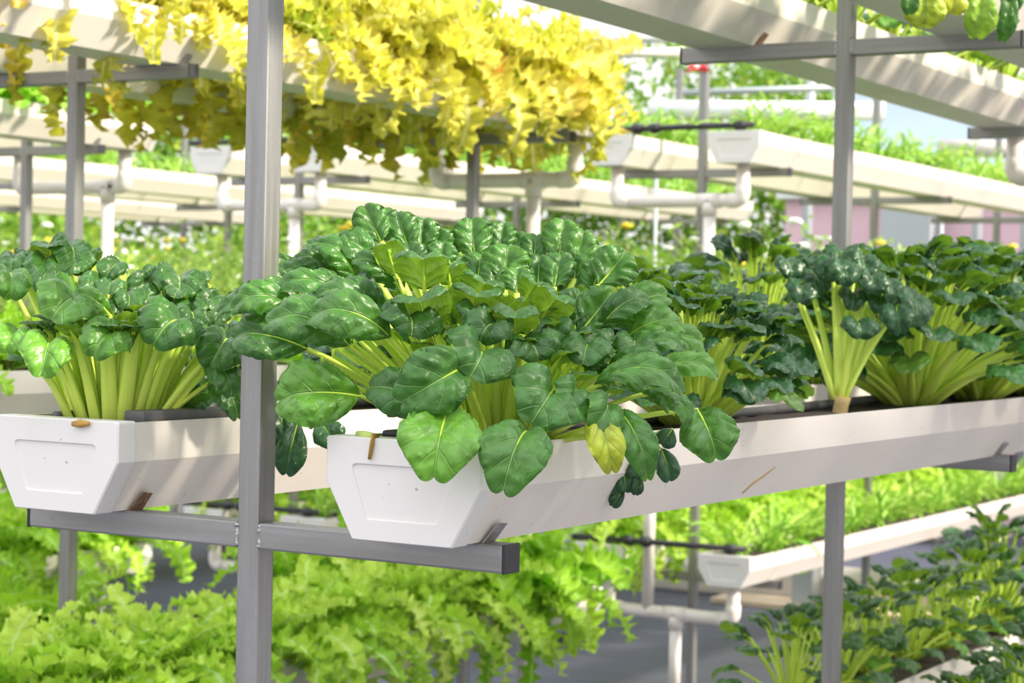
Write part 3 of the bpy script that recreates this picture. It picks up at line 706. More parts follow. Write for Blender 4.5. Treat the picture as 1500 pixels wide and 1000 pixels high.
for a in ((76, 386, 74, 348, 60, .03, .02, .3), (104, 372, 104, 348, 30, .08, .07, .2), (135, 386, 134, 360, 34, .07, .06, .25), (165, 434, 162, 404, 50, -.02, -.05, .2), (212, 455, 222, 424, 60, .0, -.02, .18), (255, 446, 262, 416, 40, .03, .01, .2), (40, 378, 38, 362, 40, .06, .05, .3), (22, 384, 20, 366, 40, .06, .05, .3)):
    A.append(lf(*a[:7], tint=a[7], puck=.14, n=(0, .35, -.92), arch=-.05, roll=1.8, curl=.4, p=3.0))
lb = np.array([-XC, .04, .108])
left_plant = thing('tatsoi_plant', lb, 'bushy tatsoi with tall pale stalks in the left trough, left of the nearest post', 'leaf vegetable')
fo, st = MB(), MB(); lr = np.random.default_rng(21); cl = crown(lb, .06)
for a in A: place_leaf(fo, st, cl, LD, lr, a, sr=.0072)
for i in range(50):
    f = i / 50; az = i * 2.4 + lr.normal(0, .2); el = math.radians(30 + 50 * f); el = max(el, 1.0) if math.cos(az) * FW[0] + math.sin(az) * FW[1] < -.1 else el
    rad = np.array([math.cos(az), math.sin(az), 0]); z = np.array([0, 0, 1.])
    Pb = lb + rad * .18 * math.cos(el) + z * (.135 * math.sin(el) + .01)
    tt = np.linspace(0, 1, 11); ang = el + .2 - 1.2 * tt
    stp = np.cos(ang)[:, None] * rad + np.sin(ang)[:, None] * z
    C = Pb + np.concatenate([np.zeros((1, 3)), np.cumsum(stp[1:], 0)]) * .045 / 10
    N = -np.sin(ang)[:, None] * rad + np.cos(ang)[:, None] * z
    spoon_blade(fo, C, N, spoon_width(11, .022), np.full(11, 1.2), lr.uniform(.05, .4), nu=11, rnd=lr, puck=.14)
    stalk_to(st, cl(Pb), Pb, C, N, .0075, .8, lr.uniform(.3, .8), 8, 8)
st.build('stalks', M['stalk'], left_plant, origin=lb); fo.build('foliage', M['tatsoi'], left_plant, origin=lb)

# small plant behind the nearest post, leaves hanging over the left trough's side
pb = np.array([-XC + .06, .40, .112])
post_plant = thing('tatsoi_plant', pb, 'small tatsoi half hidden by the nearest post, leaves hanging down the left trough', 'leaf vegetable')
fo, st = MB(), MB(); pr = np.random.default_rng(31); cp = crown(pb, .03); PD = 3.0
for a in ((330, 600, 348, 652, 46, .3, -.04), (345, 590, 366, 620, 40, .25, -.02), (412, 598, 414, 640, 38, .3, -.05), (400, 620, 408, 650, 26, .25, -.06), (436, 620, 418, 694, 46, .4, -.08), (470, 620, 490, 650, 50, .35, -.06), (318, 480, 344, 500, 60, .2, .0), (330, 520, 352, 545, 60, .15, .0), (400, 560, 420, 600, 50, .6, .0), (300, 505, 330, 530, 50, .1, .05), (40, 470, 20, 500, 50, .1, .15), (340, 560, 330, 590, 50, .1, -.01), (368, 540, 380, 580, 60, .2, .03)):
    if a[0] < 100: continue
    hand_leaf(fo, st, cp, PD, a[0], a[1], a[2], a[3], a[4], a[6] + .01, a[6] - .02, n=(.1, .4, .9), tint=a[5], r=pr, nu=13, nv=13, sr=.004)
st.build('stalks', M['stalk'], post_plant, origin=pb); fo.build('foliage', M['tatsoi_dark'], post_plant, origin=pb)

# thin plant with a bare pale neck, and the others of the two long troughs
tb = np.array([XC - .01, 1.36, .104])
thin = thing('tatsoi_plant', tb, 'slender tatsoi with a bare pale root neck at the rim of the front trough', 'leaf vegetable')
fo, st = MB(), MB(); tr = np.random.default_rng(41); ct = crown(tb + [0, 0, .03], .012); TD = 3.68
B = [sausage(1160, 395, 52, 6, .2, -.0, 22), sausage(1214, 396, 60, 10, .22, -.02, 26), sausage(1175, 430, 54, 14, .2, -.04, 24), sausage(1238, 402, 56, 14, .18, -.04, 28), sausage(1262, 484, 62, 4, .2, -.08, 20), sausage(1316, 470, 52, -12, .3, -.06, 34), sausage(1346, 456, 62, 20, .35, -.03, 36), sausage(1280, 416, 56, 6, .2, -.02, 24), sausage(1310, 428, 54, 10, .22, -.01, 26),
     sausage(1250, 440, 44, 10, .15, -.0, 24), sausage(1200, 415, 54, 4, .2, .03, 24), sausage(1290, 445, 48, 12, .15, .0, 24), sausage(1330, 440, 48, 16, .2, .02, 24), sausage(1232, 380, 60, 0, .25, .05, 26), sausage(1268, 392, 54, 8, .2, .05, 24)]
for a in B: place_leaf(fo, st, ct, TD, tr, a, sr=.0062, nu=13, nv=17)
st.build('stalks', M['stalk'], thin, origin=tb); fo.build('foliage', M['tatsoi_dark'], thin, origin=tb)
mb = MB(); mb.tube([(0, 0, -.012), (.002, 0, .006), (.004, .002, .022), (.006, .002, .036)], [.010, .014, .0135, .016], 12); mb.build('root_neck', M['root'], thin)

kids_now = lambda: {p: [o for o in scene.objects if o.parent and o.parent.name == p] for p in {o.parent.name for o in scene.objects if o.parent}}
G1 = dict(mat='tatsoi_dark')
tatsoi('tatsoi_plant', 101, (XC, .72, .106), 'compact blue-green tatsoi just behind the largest one in the front trough', n=100, R=.17, H=.225, blade=.070, **G1, thi=.5, nu=13, nv=13)
tatsoi('tatsoi_plant', 102, (XC, 1.72, .106), 'wide dark tatsoi close behind the slender one in the front trough', n=120, R=.28, H=.33, blade=.092, **G1, thi=.85, nu=13, nv=13, stalk_r=.008)
tatsoi('tatsoi_plant', 103, (XC, 2.14, .106), 'dark tatsoi at the right edge of the view in the front trough', n=110, R=.28, H=.35, blade=.09, **G1, thi=.8)
tatsoi('tatsoi_plant', 104, (XC, 2.58, .106), 'last dark tatsoi at the right edge, behind its neighbours in the front trough', n=90, R=.27, H=.34, blade=.088, **G1)
for i, (y, R, Hh) in enumerate(((.80, .22, .20), (1.22, .22, .20), (1.65, .24, .24), (2.22, .24, .33), (2.62, .24, .30), (3.05, .25, .30), (3.5, .25, .28))):
    nm = ['hidden tatsoi behind the largest one in the left trough', 'tatsoi behind the blue-green compact one, in the left trough', 'tatsoi showing pale stalks behind the blue-green compact one',
          'tall tatsoi with dark tops behind the slender one, left of the right post', 'tatsoi peeping out beside the right post in the left trough', 'tatsoi behind the wide dark one in the left trough', 'farthest tatsoi in the left trough'][i]
    tatsoi('tatsoi_plant', 110 + i, (-XC, y, .106), nm, n=80, R=R, H=Hh + .05, blade=.082, **G1, thi=.6, nu=9, nv=9)
# ------------------------------------------------------------------ softer plants of the racks behind
def strip_leaf(mb, P0, az, el, L, w, droop, r, tint, lobes=5, depth=.35, frill=.22, nu=11, nv=46, fpow=1.4, yaw=.25, base=.18):
    v = np.linspace(0, 1, nv); rad = np.array([math.cos(az), math.sin(az), 0]); z = np.array([0, 0, 1.]); side = np.array([-rad[1], rad[0], 0])
    ang = el - droop * v ** fpow
    yw = yaw * r.normal() * v
    stp = np.cos(ang)[:, None] * (np.cos(yw)[:, None] * rad + np.sin(yw)[:, None] * side) + np.sin(ang)[:, None] * z
    C = P0 + np.concatenate([np.zeros((1, 3)), np.cumsum((stp[1:] + stp[:-1]) / 2, 0)]) * L / (nv - 1)
    T = np.gradient(C, axis=0); T /= np.linalg.norm(T, axis=1)[:, None]
    tw = r.normal(0, .35) + .5 * r.normal() * v
    S = np.cos(tw)[:, None] * side + np.sin(tw)[:, None] * np.cross(side, T)
    N = np.cross(S, T) * -1
    u = np.linspace(-1, 1, nu)
    ph = r.uniform(0, 6.28, 4)
    prof = w * (base + (1 - base) * np.sin(np.pi * np.clip(v, 0, 1) ** 1.15 * .93) ** .8)
    lb = [1 - depth * (.5 + .5 * np.sin(2 * np.pi * lobes * v + ph[k])) ** 2.6 - depth * .35 * (.5 + .5 * np.sin(2 * np.pi * lobes * 2.7 * v + ph[k + 2])) ** 2 for k in (0, 1)]
    hw = np.where(u[None] < 0, (prof * lb[0])[:, None], (prof * lb[1])[:, None])
    ruff = frill * w * np.abs(u)[None] ** 1.6 * (np.sin(2 * np.pi * lobes * 1.7 * v[:, None] + ph[2] + 2.2 * np.sign(u)[None]) + .6 * np.sin(2 * np.pi * lobes * 3.1 * v[:, None] + ph[3] + u[None] * 3))
    V = C[:, None] + S[:, None] * (hw * u[None])[..., None] + N[:, None] * (ruff + .25 * w * u[None] ** 2)[..., None] + T[:, None] * (.12 * w * np.abs(u)[None] * np.sin(2 * np.pi * lobes * v[:, None] + ph[0]))[..., None]
    A = np.stack([np.broadcast_to(u[None], V.shape[:2]), np.broadcast_to(v[:, None], V.shape[:2]), np.clip(tint + .15 * r.normal() + .12 * (np.abs(u)[None] - .5) + np.zeros(V.shape[:2]), 0, 1)], -1)
    mb.grid(V, A)
    return C

def curly(seed, mat, n=15, L=(.20, .34), w=.05, el=(10, 75), droop=(1.4, 2.6), lobes=5, depth=.35, frill=.25, nm='curly_lettuce', tint=(.2, .8), stem=False):
    r = np.random.default_rng(seed); root = bpy.data.objects.new(nm, None); col.objects.link(root); root.empty_display_size = .05
    fo, st = MB(), MB()
    for i in range(n):
        f = i / n; az = i * 2.39996 + r.normal(0, .25)
        e = math.radians(el[0] + (el[1] - el[0]) * f); ln = r.uniform(*L) * (1 - .3 * f)
        p0 = np.array([math.cos(az), math.sin(az), 0]) * .012 + [0, 0, .012 + .05 * f * (1 if stem else .4)]
        C = strip_leaf(fo, p0, az, e, ln, w * r.uniform(.8, 1.2), r.uniform(*droop) * (1 - .35 * f), r, r.uniform(*tint), lobes, depth, frill)
        k = len(C) // 2
        st.tube(C[:k] - [0, 0, .0035], np.linspace(.0055, .002, k), 6)
    st.tube([(0, 0, -.012), (0, 0, .02), (0, 0, .07 if stem else .03)], [.012, .011, .006], 8)
    st.build('stalks', M['pale_stem'], root); fo.build('foliage', M[mat], root)
    return root

def chives(seed, n=26, L=(.10, .24), nm='chive_clump'):
    r = np.random.default_rng(seed); root = bpy.data.objects.new(nm, None); col.objects.link(root); root.empty_display_size = .05
    fo = MB()
    for i in range(n):
        az = r.uniform(0, 6.28)
        strip_leaf(fo, np.append(r.normal(0, .022, 2), -.005), az, r.uniform(.7, 1.5), r.uniform(*L), r.uniform(.004, .007), r.uniform(.3, 1.9), r, r.uniform(.1, .9), 1, 0, 0, nu=3, nv=9, base=.7)
    fo.build('blades', M['grass_leaf'], root)
    return root

def feathery(seed, H=.34, n=15, nm='feathery_herb', flower=None):
    r = np.random.default_rng(seed); root = bpy.data.objects.new(nm, None); col.objects.link(root); root.empty_display_size = .05
    st, fo, fls = MB(), MB(), []
    for i in range(n):
        az = r.uniform(0, 6.28); el = r.uniform(.75, 1.5); ln = H * r.uniform(.6, 1.15)
        v = np.linspace(0, 1, 8); ang = el - r.uniform(.2, 1.1) * v ** 2
        rad = np.array([math.cos(az), math.sin(az), 0])
        C = np.append(r.normal(0, .02, 2), 0) + np.concatenate([np.zeros((1, 3)), np.cumsum(np.cos(ang)[:, None] * rad + np.sin(ang)[:, None] * np.array([0, 0, 1.]), 0)[:-1]]) * ln / 7
        st.tube(C, np.linspace(.003, .001, 8), 5, tint=.5)
        m = 34
        k = r.uniform(.25, 1, m); P = np.stack([np.interp(k, v, C[:, j]) for j in range(3)], 1) + r.normal(0, .028, (m, 3))
        d = r.normal(0, 1, (m, 3)); d /= np.linalg.norm(d, axis=1)[:, None]; e = np.cross(d, r.normal(0, 1, (m, 3))); e /= np.linalg.norm(e, axis=1)[:, None]
        s = r.uniform(.010, .020, (m, 1)); t = r.uniform(0, 1, m)
        Q = np.stack([P - d * s, P + e * s * .4 , P + d * s, P - e * s * .4], 1)
        Aq = np.zeros((m, 4, 3)); Aq[..., 2] = t[:, None]
        fo.add(Q.reshape(-1, 3), [(4 * a, 4 * a + 1, 4 * a + 2, 4 * a + 3) for a in range(m)], Aq)
        if flower and i % 2 == 0:
            c = C[-1] + np.array([0, 0, .004]); b = bmesh.new(); bmesh.ops.create_icosphere(b, subdivisions=2, radius=r.uniform(.014, .022), matrix=Matrix.Translation(Vector(c)) @ Matrix.Diagonal((1, 1, .45, 1))); f1 = MB(); f1.bm(b); f1.V[0] += r.normal(0, .0012, f1.V[0].shape); fls.append(f1)
    st.build('stems', M['pale_stem'], root); fo.build('foliage', M['herb_leaf'], root)
    for f1 in fls: f1.build('flower', M['flower_' + flower], root)
    return root

PROTO = {}
def protos(key, makers): PROTO[key] = [mk() for mk in makers]
protos('yellow', [lambda s=s: curly(s, 'yellow_leaf', 34, (.14, .31), .042, (0, 85), (1.3, 2.9), 6, .62, .42, nm='yellow_lettuce') for s in (1, 2, 3, 4)])
protos('shaded', [lambda s=s: curly(s, 'yellow_shade_leaf', 30, (.16, .36), .042, (0, 80), (1.8, 2.9), 6, .62, .42, nm='yellow_lettuce') for s in (5, 6, 7)])
protos('mizuna', [lambda s=s: curly(s, 'mizuna_leaf', 20, (.20, .38), .044, (-5, 80), (1.2, 2.7), 6, .70, .30, 'mizuna_plant', (.2, .9), True) for s in (8, 9, 10)])
protos('green_curly', [lambda s=s: curly(s, 'curly_green_leaf', 22, (.22, .40), .052, (0, 80), (1.6, 2.8), 7, .5, .32, 'green_lettuce', (.2, .8)) for s in (11, 12)])
protos('bushy', [lambda s=s: curly(s, 'curly_green_leaf', 16, (.12, .22), .035, (15, 85), (.8, 1.8), 4, .4, .2, 'leafy_green', (.0, .6)) for s in (13, 14)])
protos('chive', [lambda s=s: chives(s) for s in (15, 16, 17)])
protos('herb', [lambda s=s: feathery(s) for s in (18, 19)] + [lambda: feathery(20, flower='white'), lambda: feathery(22, flower='yellow')])
protos('pak', [lambda s=s: tatsoi('young_tatsoi', s, (0, 0, 0), 'x', n=30, R=.15, H=.20, blade=.058, mat='tatsoi', nu=9, nv=9, thi=.3, cr_=.02, stalk_r=.005) for s in (23, 24, 25)])
used = set()
bpy.context.view_layer.update()
KIDS = {}
for o in scene.objects:
    if o.parent: KIDS.setdefault(o.parent.name, []).append(o)

def in_frame(P, mx=150, my=170):
    x, y, d = pixel_of(P)
    return d > .5 and -mx < x < 1500 + mx and -my < y < 1000 + my

def row(key, X, y0, y1, step, z, desc, where, group, cat, jitter=.02, scale=(.9, 1.12), force=False, seed=0, grow=1.0):
    """one plant after another along a trough, counted from y0"""
    r = np.random.default_rng(int(seed + abs(X) * 37 + y0 * 11 + (z + 2) * 101))
    k = 0
    ys = np.arange(y0, y1, step) if y1 > y0 else np.arange(y0, y1, -step)
    for y in ys:
        P = np.array([X + r.normal(0, jitter), y + r.normal(0, jitter), z + .112]); s = r.uniform(*scale) * grow; a = r.uniform(0, 6.28); pi = r.integers(len(PROTO[key]))
        if not (force or in_frame(P + [0, 0, .1])): continue
        k += 1
        src = PROTO[key][pi]
        if src.name in used: o = copy_tree(src, KIDS)
        else: used.add(src.name); o = src
        o.location = Vector(P); o.rotation_euler = (0, 0, a); o.scale = (s, s, s)
        tag(o, f'{desc}, {ORD[min(k, 40)]} {where}', cat, group)

# yellow lettuce on the raised troughs behind, counted from the drain pipe end
row('yellow', A2 + XC, 3.98, 2.45, .125, TIERS[0], 'sunlit yellow lettuce of the nearer raised trough', 'from the drain pipe', 'yellow lettuce of the nearer raised trough', 'lettuce', .03, (1.15, 1.5))
row('yellow', A2 + XC, 2.38, .9, .2, TIERS[0], 'sunlit yellow lettuce left of the nearest post, raised trough', 'from that post', 'yellow lettuce left of the nearest post', 'lettuce', .03, (.9, 1.15), seed=3)
row('shaded', A2 - XC, 3.98, 2.2, .15, TIERS[0], 'olive yellow lettuce of the farther raised trough', 'from the drain pipe', 'yellow lettuce of the farther raised trough', 'lettuce', .03, (1.1, 1.4))
row('shaded', A2 - XC, 1.6, 1.0, .3, TIERS[0], 'olive yellow lettuce of the farther raised trough at the left edge', 'from the post', 'olive lettuce at the left edge', 'lettuce', .03, (.9, 1.1))
row('green_curly', A2 + XC + .03, 3.70, 3.35, .14, TIERS[2], 'frilly green lettuce at the aisle end of the nearer low trough', 'from its end', 'frilly lettuce at the aisle end', 'lettuce', .03, (1.05, 1.25))
row('mizuna', A2 + XC + .045, 3.30, .8, .115, TIERS[2], 'bright serrated mizuna of the nearer low trough', 'from the frilly lettuce', 'mizuna of the nearer low trough', 'leaf vegetable', .03, (.85, 1.1))
row('green_curly', A2 - XC, 3.98, 3.05, .2, TIERS[2], 'green curly lettuce of the low trough behind the mizuna', 'from the aisle end', 'curly lettuce of the farther low trough', 'lettuce', .03, (.9, 1.1))
row('green_curly', A2 - XC, 2.1, 1.0, .2, TIERS[2], 'green curly lettuce behind the mizuna at the left edge', 'from the post', 'curly lettuce at the left edge', 'lettuce', .03, (.8, 1.0))
row('bushy', A2 + XC, 3.95, .9, .2, 0, 'leafy green of the nearer middle trough', 'from the aisle end', 'leafy greens of the nearer middle trough', 'leaf vegetable')
row('bushy', A2 - XC, 3.95, 1.2, .22, 0, 'leafy green of the farther middle trough', 'from the aisle end', 'leafy greens of the farther middle trough', 'leaf vegetable')
for z, lv, k1 in ((TIERS[0], 'raised', 'bushy'), (0, 'middle', 'herb'), (TIERS[2], 'low', 'green_curly')):
    for sg, sd in ((1, 'nearer'), (-1, 'farther')):
        row(k1, A4 + sg * XC, 3.95, 1.6, .2, z, f'green plant of the {sd} {lv} far left trough', 'from its end', f'greens of the {sd} {lv} far left trough', 'leaf vegetable')
for X, nm, st_ in ((-2.0, 'right of centre', .15), (-4.1, 'behind nearest post', .18), (-6.15, 'at far left', .22), (-8.2, 'farthest back', .28)):
    for z, lv, k1, k2 in ((TIERS[0], 'raised', 'chive', 'chive'), (0, 'middle', 'herb', 'herb'), (TIERS[2], 'low', 'chive', 'mizuna')):
        for sg, sd, kk in ((1, 'nearer', k1), (-1, 'farther', k2)):
            what = {'chive': 'grassy chive clump', 'herb': 'tall feathery herb', 'mizuna': 'low mizuna plant'}[kk]
            row(kk, X + sg * XC, BY + .16, 9.6, st_ if kk != 'herb' else .2, z, f'{what}, {sd} {lv} trough {nm}', 'from the aisle', f'{what}s of the {sd} {lv} trough {nm}', 'plant', grow=1.5 if kk == 'herb' else 1.1)
# tatsoi on the upper and lower level of the nearest rack
row('pak', -XC, 2.55, 4.2, .27, TIERS[2], 'young tatsoi of the low trough at lower right', 'from the near end', 'young tatsoi of the low trough', 'leaf vegetable', .015, (1.15, 1.45))
row('pak', XC, 1.9, 3.8, .28, TIERS[2], 'young tatsoi of the bottom right corner trough', 'from the near end', 'young tatsoi of the corner trough', 'leaf vegetable', .015, (1.0, 1.2), )
tatsoi('tatsoi_plant', 130, (-XC, 4.12, TIERS[2] + .106), 'tall old tatsoi with long pale stalks at the lower right edge', n=40, R=.20, H=.40, blade=.085, mat='tatsoi', nu=9, nv=9, thi=.3)

for X, s in ((SX - XC, 'nearer'), (SX + XC, 'farther')):  # unseen tatsoi, added so the rack across the aisle casts fuller shade
    for i, y in enumerate(np.arange(-.3, 4.1, .3)):
        o = copy_tree(PROTO['pak'][i % 3], KIDS); o.name = 'tatsoi_plant'; o.location = (X, y, TIERS[0] + .108); o.rotation_euler = (0, 0, i * 1.3); o.scale = (1.6, 1.6, 1.7)
        tag(o, f'tatsoi of the {s} trough of the unseen shading rack, {ORD[i + 1]} from the near end', 'leaf vegetable', f'tatsoi of the {s} trough across the aisle')
# overhead plants: yellowing leaves hang from the trough, the rest shade the troughs below
for i, y in enumerate(np.arange(-.05, 4.1, .34)):
    for X, s in ((XC, 'nearer'), (-XC, 'farther')):
        src = PROTO['pak'][i % 3]; o = copy_tree(src, KIDS); o.name = 'tatsoi_plant'
        o.location = (X, y + .05, TIERS[0] + .108); o.rotation_euler = (0, 0, i * 1.7); o.scale = (1.5, 1.5, 1.3)
        tag(o, f'tatsoi in the {s} overhead trough, {ORD[i + 1]} from the near end', 'leaf vegetable', f'tatsoi of the {s} overhead trough')
hb = np.array([XC + TA - .02, 1.95, TIERS[0] + .118])
hang = thing('tatsoi_plant', hb, 'yellowing tatsoi leaves hanging from the overhead trough at the top right corner', 'leaf vegetable')
fo, st = MB(), MB(); rr = np.random.default_rng(51); HD = 4.75
for a in ((1352, -25, 1355, 40, 62, .95), (1436, -30, 1434, 56, 50, .92), (1478, -20, 1470, 60, 30, .45), (1400, -15, 1396, 20, 40, .98), (1330, -20, 1334, 20, 30, .5), (1478, -30, 1484, 18, 34, .4), (916, -30, 916, 10, 30, .99)):
    if a[0] < 1000: continue
    dr = FW + RT * (a[0] - 750) / FPX - UP * (20 - 500) / FPX; d = (XC + TA + .022 - CAM[0]) / dr[0]
    hand_leaf(fo, st, lambda Pb: Pb + np.array([-.04, .02, .10]), d, a[0], a[1], a[2], a[3], a[4], 0, -.01, n=(0, .3, .95), tint=a[5], r=rr, nu=11, nv=11, sr=.004)
st.build('stalks', M['stalk'], hang, origin=hb); fo.build('foliage', M['tatsoi'], hang, origin=hb)

# ------------------------------------------------------------------ small things on the front trough
def tagged(mb, name, mat, label, cat, origin): return tag(mb.build(name, M[mat], None, origin=np.array(origin)), label, cat)
y0 = -.081
mb = MB(); P = [point_at(556, 641, 2.44), point_at(553, 645, 2.425), point_at(550, 656, 2.42), point_at(547, 666, 2.418)]
p_ = np.array([(XC - .044, y0 + .012, TH + .004), (XC - .042, y0 - .002, TH + .005), (XC - .0425, y0 - .004, TH - .006), (XC - .046, y0 - .0035, TH - .024)])
mb.tube(p_, [.003, .0042, .004, .003], 8, .45); tagged(mb, 'dried_stalk', 'dry', 'short brown dried stalk bent over the rim of the front end cap', 'plant debris', p_[1])
mb = MB(); p_ = np.array([(XC - .082, y0 + .02, TH + .004), (XC - .06, y0 + .006, TH + .005), (XC - .045, y0 + .004, TH + .004)]); mb.tube(p_, [.004, .005, .004], 8, .6); tagged(mb, 'cut_stalk', 'pale_stem', 'pale cut stalk lying on the rim of the front trough', 'plant debris', p_[1])
mb = MB(); mb.box((XC - .066, y0 + .05, TH - .002), (XC - .018, y0 + .085, TH + .009), .004); tagged(mb, 'hose_clip', 'black', 'black plastic clip on the trough rim behind the front end cap', 'clip', (XC - .04, y0 + .065, TH))
def on_wall(px, py):
    """point on the sloping outer wall of the front trough under the given pixel"""
    r = FW + RT * (px - 750) / FPX - UP * (py - 500) / FPX
    nrm = unit([TH - TH1, 0, -(TA - TB)]); q = np.array([XC + TB + .0012, 0, 0]); t = ((q - CAM) @ nrm) / (r @ nrm); return CAM + r * t
p_ = np.array([on_wall(1088, 722), on_wall(1102, 709), on_wall(1118, 698), on_wall(1136, 684)]); mb = MB(); mb.tube(p_, [.0008, .0011, .0011, .0006], 6); tagged(mb, 'straw', 'dry', 'thin straw stuck to the side of the front trough', 'plant debris', p_[1])
mb = MB(); p_ = np.array([(-XC + .035, y0 - .004, TH - .004), (-XC + .05, y0 - .0045, TH - .003), (-XC + .066, y0 - .004, TH - .002)]); mb.tube(p_, [.003, .006, .003], 7, .5); tagged(mb, 'dried_leaf_scrap', 'dry', 'brown leaf scrap on the rim of the left end cap', 'plant debris', p_[1])
mb = MB(); mb.box((-XC + .07, y0 + .06, TH - .004), (-XC + .105, y0 + .26, TH + .014), .003); tagged(mb, 'bark_strip', 'hose', 'dark flat strip lying in the left trough below the tatsoi stalks', 'strip', (-XC + .09, y0 + .16, TH))
mb = MB(); c = np.array([-2.0 - .02, 5.475, 1.30])
for s in (-1, 1): mb.tube([c, c + [s * .03, -.012, .016], c + [s * .055, -.01, -.004], c + [s * .02, -.006, -.004]], [.006, .012, .013, .006], 6, .5)
tagged(mb, 'ribbon_bow', 'red', 'small red ribbon tied to the blurred post at the upper right', 'ribbon', c)

# ------------------------------------------------------------------ far end of the glasshouse
mb = MB(); mb.box((-4.55, 12.3, FLOOR), (6.0, 12.5, 1.18)); structure(mb.build('wall_back', M['pink'], None, smooth=False))
mb = MB(); mb.box((-4.6, 12.22, 1.18), (6.0, 12.5, 1.36), .01); structure(mb.build('trim_1', M['wall_white'], None, smooth=False))
def box_thing(name, lo, hi, mat, label, cat, bev=.01):
    lo, hi = np.array(lo, float), np.array(hi, float); o = np.array([(lo[0] + hi[0]) / 2, (lo[1] + hi[1]) / 2, lo[2]])
    mb = MB(); mb.box(lo, hi, bev); return tag(mb.build(name, M[mat], None, smooth=False, origin=o), label, cat)
def pipe_thing(name, a, b, r, mat, label, cat):
    a, b = np.array(a, float), np.array(b, float); mb = MB(); mb.tube([a, b], r, 16); o = tag(mb.build(name, M[mat], None, origin=a), label, cat)
    if name == 'air_duct':
        for t in (.04, .96):
            q = a + (b - a) * t - a; m2 = MB(); m2.tube([q - [0, 0, r * .5], [q[0], q[1], FLOOR - a[2]]], .012, 8); m2.build('support_post', M['grey'], o)
    return o
box_thing('wall_cabinet', (-3.66, 12.0, FLOOR), (-3.28, 12.29, 1.15), 'grey', 'grey cabinet against the pink wall', 'cabinet')
box_thing('window_panel', (-4.3, 12.6, 1.40), (6.0, 12.66, 2.1), 'glass_blue', 'pale blue panel above the pink wall', 'panel')
for i, x in enumerate((-4.2, -2.9, -2.55, -1.9)): pipe_thing('wall_post', (x, 11.9, FLOOR), (x, 11.9, 3.6), .035, 'grey', f'thin grey post in front of the pink wall, {ORD[i + 1]} from the green hedge', 'post')
def seen(x, y, d): return tuple(point_at(x, y, d))
pipe_thing('air_duct', seen(950, 160, 11.6), seen(1296, 163, 11.4), .053, 'wall_white', 'thick white duct running across the background at the upper right', 'duct')
pipe_thing('air_duct', seen(1375, 216, 13.0), seen(1560, 222, 13.0), .055, 'concrete', 'beige duct above the pink wall at the right edge', 'duct')
pipe_thing('roof_pipe', seen(860, 80, 9.6), seen(1003, 76, 9.6), .022, 'pipe', 'white pipe high up behind the end of the yellow lettuce', 'pipe')
pipe_thing('roof_beam', seen(780, 60, 10.4), seen(990, 54, 10.4), .028, 'grey', 'grey roof beam high up behind the end of the yellow lettuce', 'beam')
pipe_thing('roof_beam', seen(1000, 136, 10.8), seen(1260, 127, 10.8), .018, 'grey', 'thin grey beam just above the thick white duct', 'beam')
pipe_thing('riser_pipe', seen(697, 44, 7.4), seen(699, -60, 7.4), .03, 'pipe', 'short white pipe standing up among the yellow lettuce', 'pipe')
box_thing('concrete_kerb', (-3.9, 8.2, FLOOR), (-1.7, 8.7, FLOOR + .16), 'concrete', 'low pale concrete kerb on the floor behind the blurred rack', 'kerb', .02)
box_thing('wood_board', (-3.05, 7.9, FLOOR + .0), (-1.75, 8.19, FLOOR + .03), 'wood', 'pale wood board lying on the floor before the kerb', 'board', .005)
box_thing('steel_column', (-2.62, 8.02, FLOOR + .03), (-2.50, 8.14, FLOOR + .52), 'grey', 'short square grey steel column standing on the wood board', 'column', .004)

# ------------------------------------------------------------------ trees and hedge beyond
def leaf_cloud(mb, c, rad, n, size, r, shell=.55):
    d = r.normal(0, 1, (n, 3)); d /= np.linalg.norm(d, axis=1)[:, None]
    rr_ = (shell + (1 - shell) * r.random(n) ** .6)
    # clumps
    P = np.asarray(c) + d * np.asarray(rad) * rr_[:, None] * (1 + .18 * np.sin(d[:, :1] * 7 + 1) * np.cos(d[:, 1:2] * 6))
    a = r.normal(0, 1, (n, 3)); a /= np.linalg.norm(a, axis=1)[:, None]; b = np.cross(a, r.normal(0, 1, (n, 3))); b /= np.linalg.norm(b, axis=1)[:, None]
    s = size * r.uniform(.6, 1.3, (n, 1))
    Q = np.stack([P - a * s, P + b * s * .5, P + a * s, P - b * s * .5], 1)
    A = np.zeros((n, 4, 3)); A[..., 2] = np.clip(r.normal(.5, .28, n), 0, 1)[:, None]
    mb.add(Q.reshape(-1, 3), [(4 * i, 4 * i + 1, 4 * i + 2, 4 * i + 3) for i in range(n)], A)

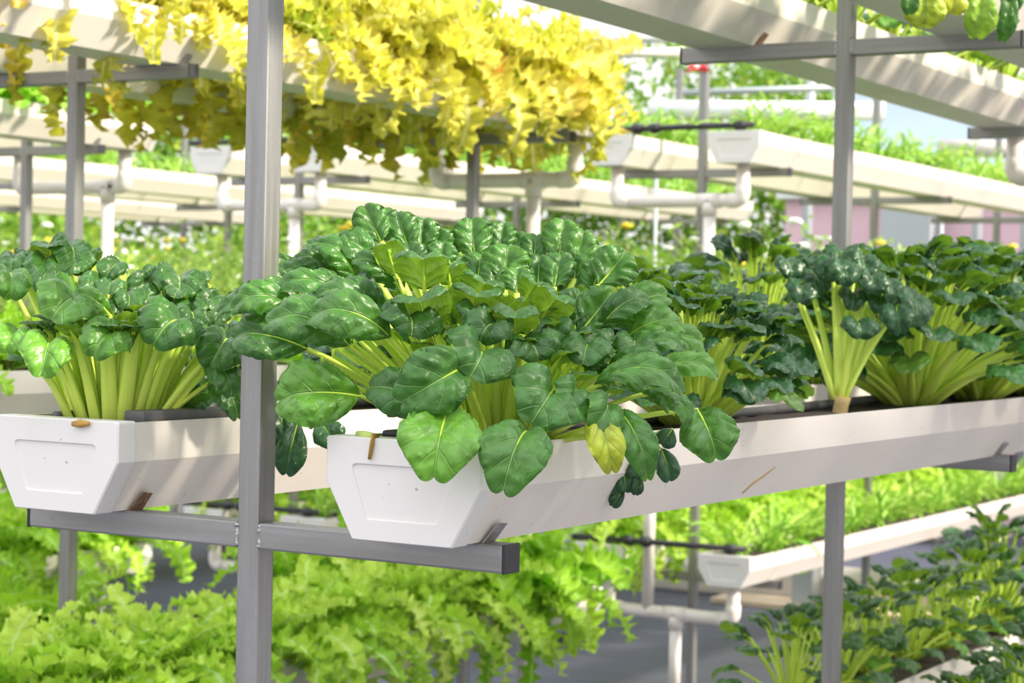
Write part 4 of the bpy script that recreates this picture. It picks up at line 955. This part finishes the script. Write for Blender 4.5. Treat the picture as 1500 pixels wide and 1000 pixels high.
def tree(seed, H, R, n, size, nm):
    r = np.random.default_rng(seed); root = bpy.data.objects.new(nm, None); col.objects.link(root)
    mb = MB(); mb.tube([(0, 0, 0), (.03, .02, H * .3), (-.02, .03, H * .62)], [.09, .07, .04], 8); mb.build('trunk', M['bark'], root)
    mb = MB()
    for k in range(9):
        a = k * 2.4; c = np.array([math.cos(a) * R * .55 * (k > 0), math.sin(a) * R * .55 * (k > 0), H * (.42 + .5 * r.random())])
        leaf_cloud(mb, c, (R * .6, R * .6, H * .22), n // 9, size, r)
    mb.build('crown', M['tree_leaf'], root)
    return root
TP = [tree(61, 4.4, 1.05, 7000, .055, 'leafy_tree'), tree(62, 3.6, 1.0, 6000, .05, 'leafy_tree')]
HP = [tree(63, 2.0, .8, 11000, .05, 'hedge_shrub'), tree(64, 1.8, .75, 10000, .05, 'hedge_shrub')]
bpy.context.view_layer.update()
for o in scene.objects:
    if o.parent: KIDS.setdefault(o.parent.name, []).append(o) if o not in KIDS.get(o.parent.name, []) else None
def plant_trees(P, spots, nm, desc, where, cat, group):
    for i, (x, y, s) in enumerate(spots):
        src = P[i % 2]; o = src if i < 2 else copy_tree(src, KIDS)
        o.location = (x, y, FLOOR); o.rotation_euler = (0, 0, i * 1.9); o.scale = (s, s, s * (1 + .08 * math.sin(i * 3)))
        tag(o, f'{desc}, {ORD[i + 1]} {where}', cat, group)
plant_trees(TP, [(-13.6, 8.2, 1.0), (-12.4, 9.6, 1.1), (-11.2, 11.0, 1.0), (-10.0, 12.2, 1.05), (-8.9, 13.2, 1.0), (-7.8, 14.2, .95), (-6.6, 15.0, 1.0), (-5.6, 16.2, 1.05), (-4.4, 17.2, .8)], 'leafy_tree', 'tall leafy tree in the blurred background', 'from the far left', 'tree', 'trees beyond the racks')
plant_trees(HP, [(-12.0, 8.0, 1.0), (-11.0, 9.0, 1.0), (-10.2, 9.9, 1.1), (-9.3, 10.6, 1.0), (-8.5, 11.3, 1.1), (-7.6, 11.9, 1.0), (-6.8, 12.4, 1.05), (-6.0, 12.9, 1.0), (-5.3, 13.4, .95)], 'hedge_shrub', 'bushy green shrub of the hedge behind the racks', 'from the far left', 'shrub', 'hedge shrubs behind the racks')
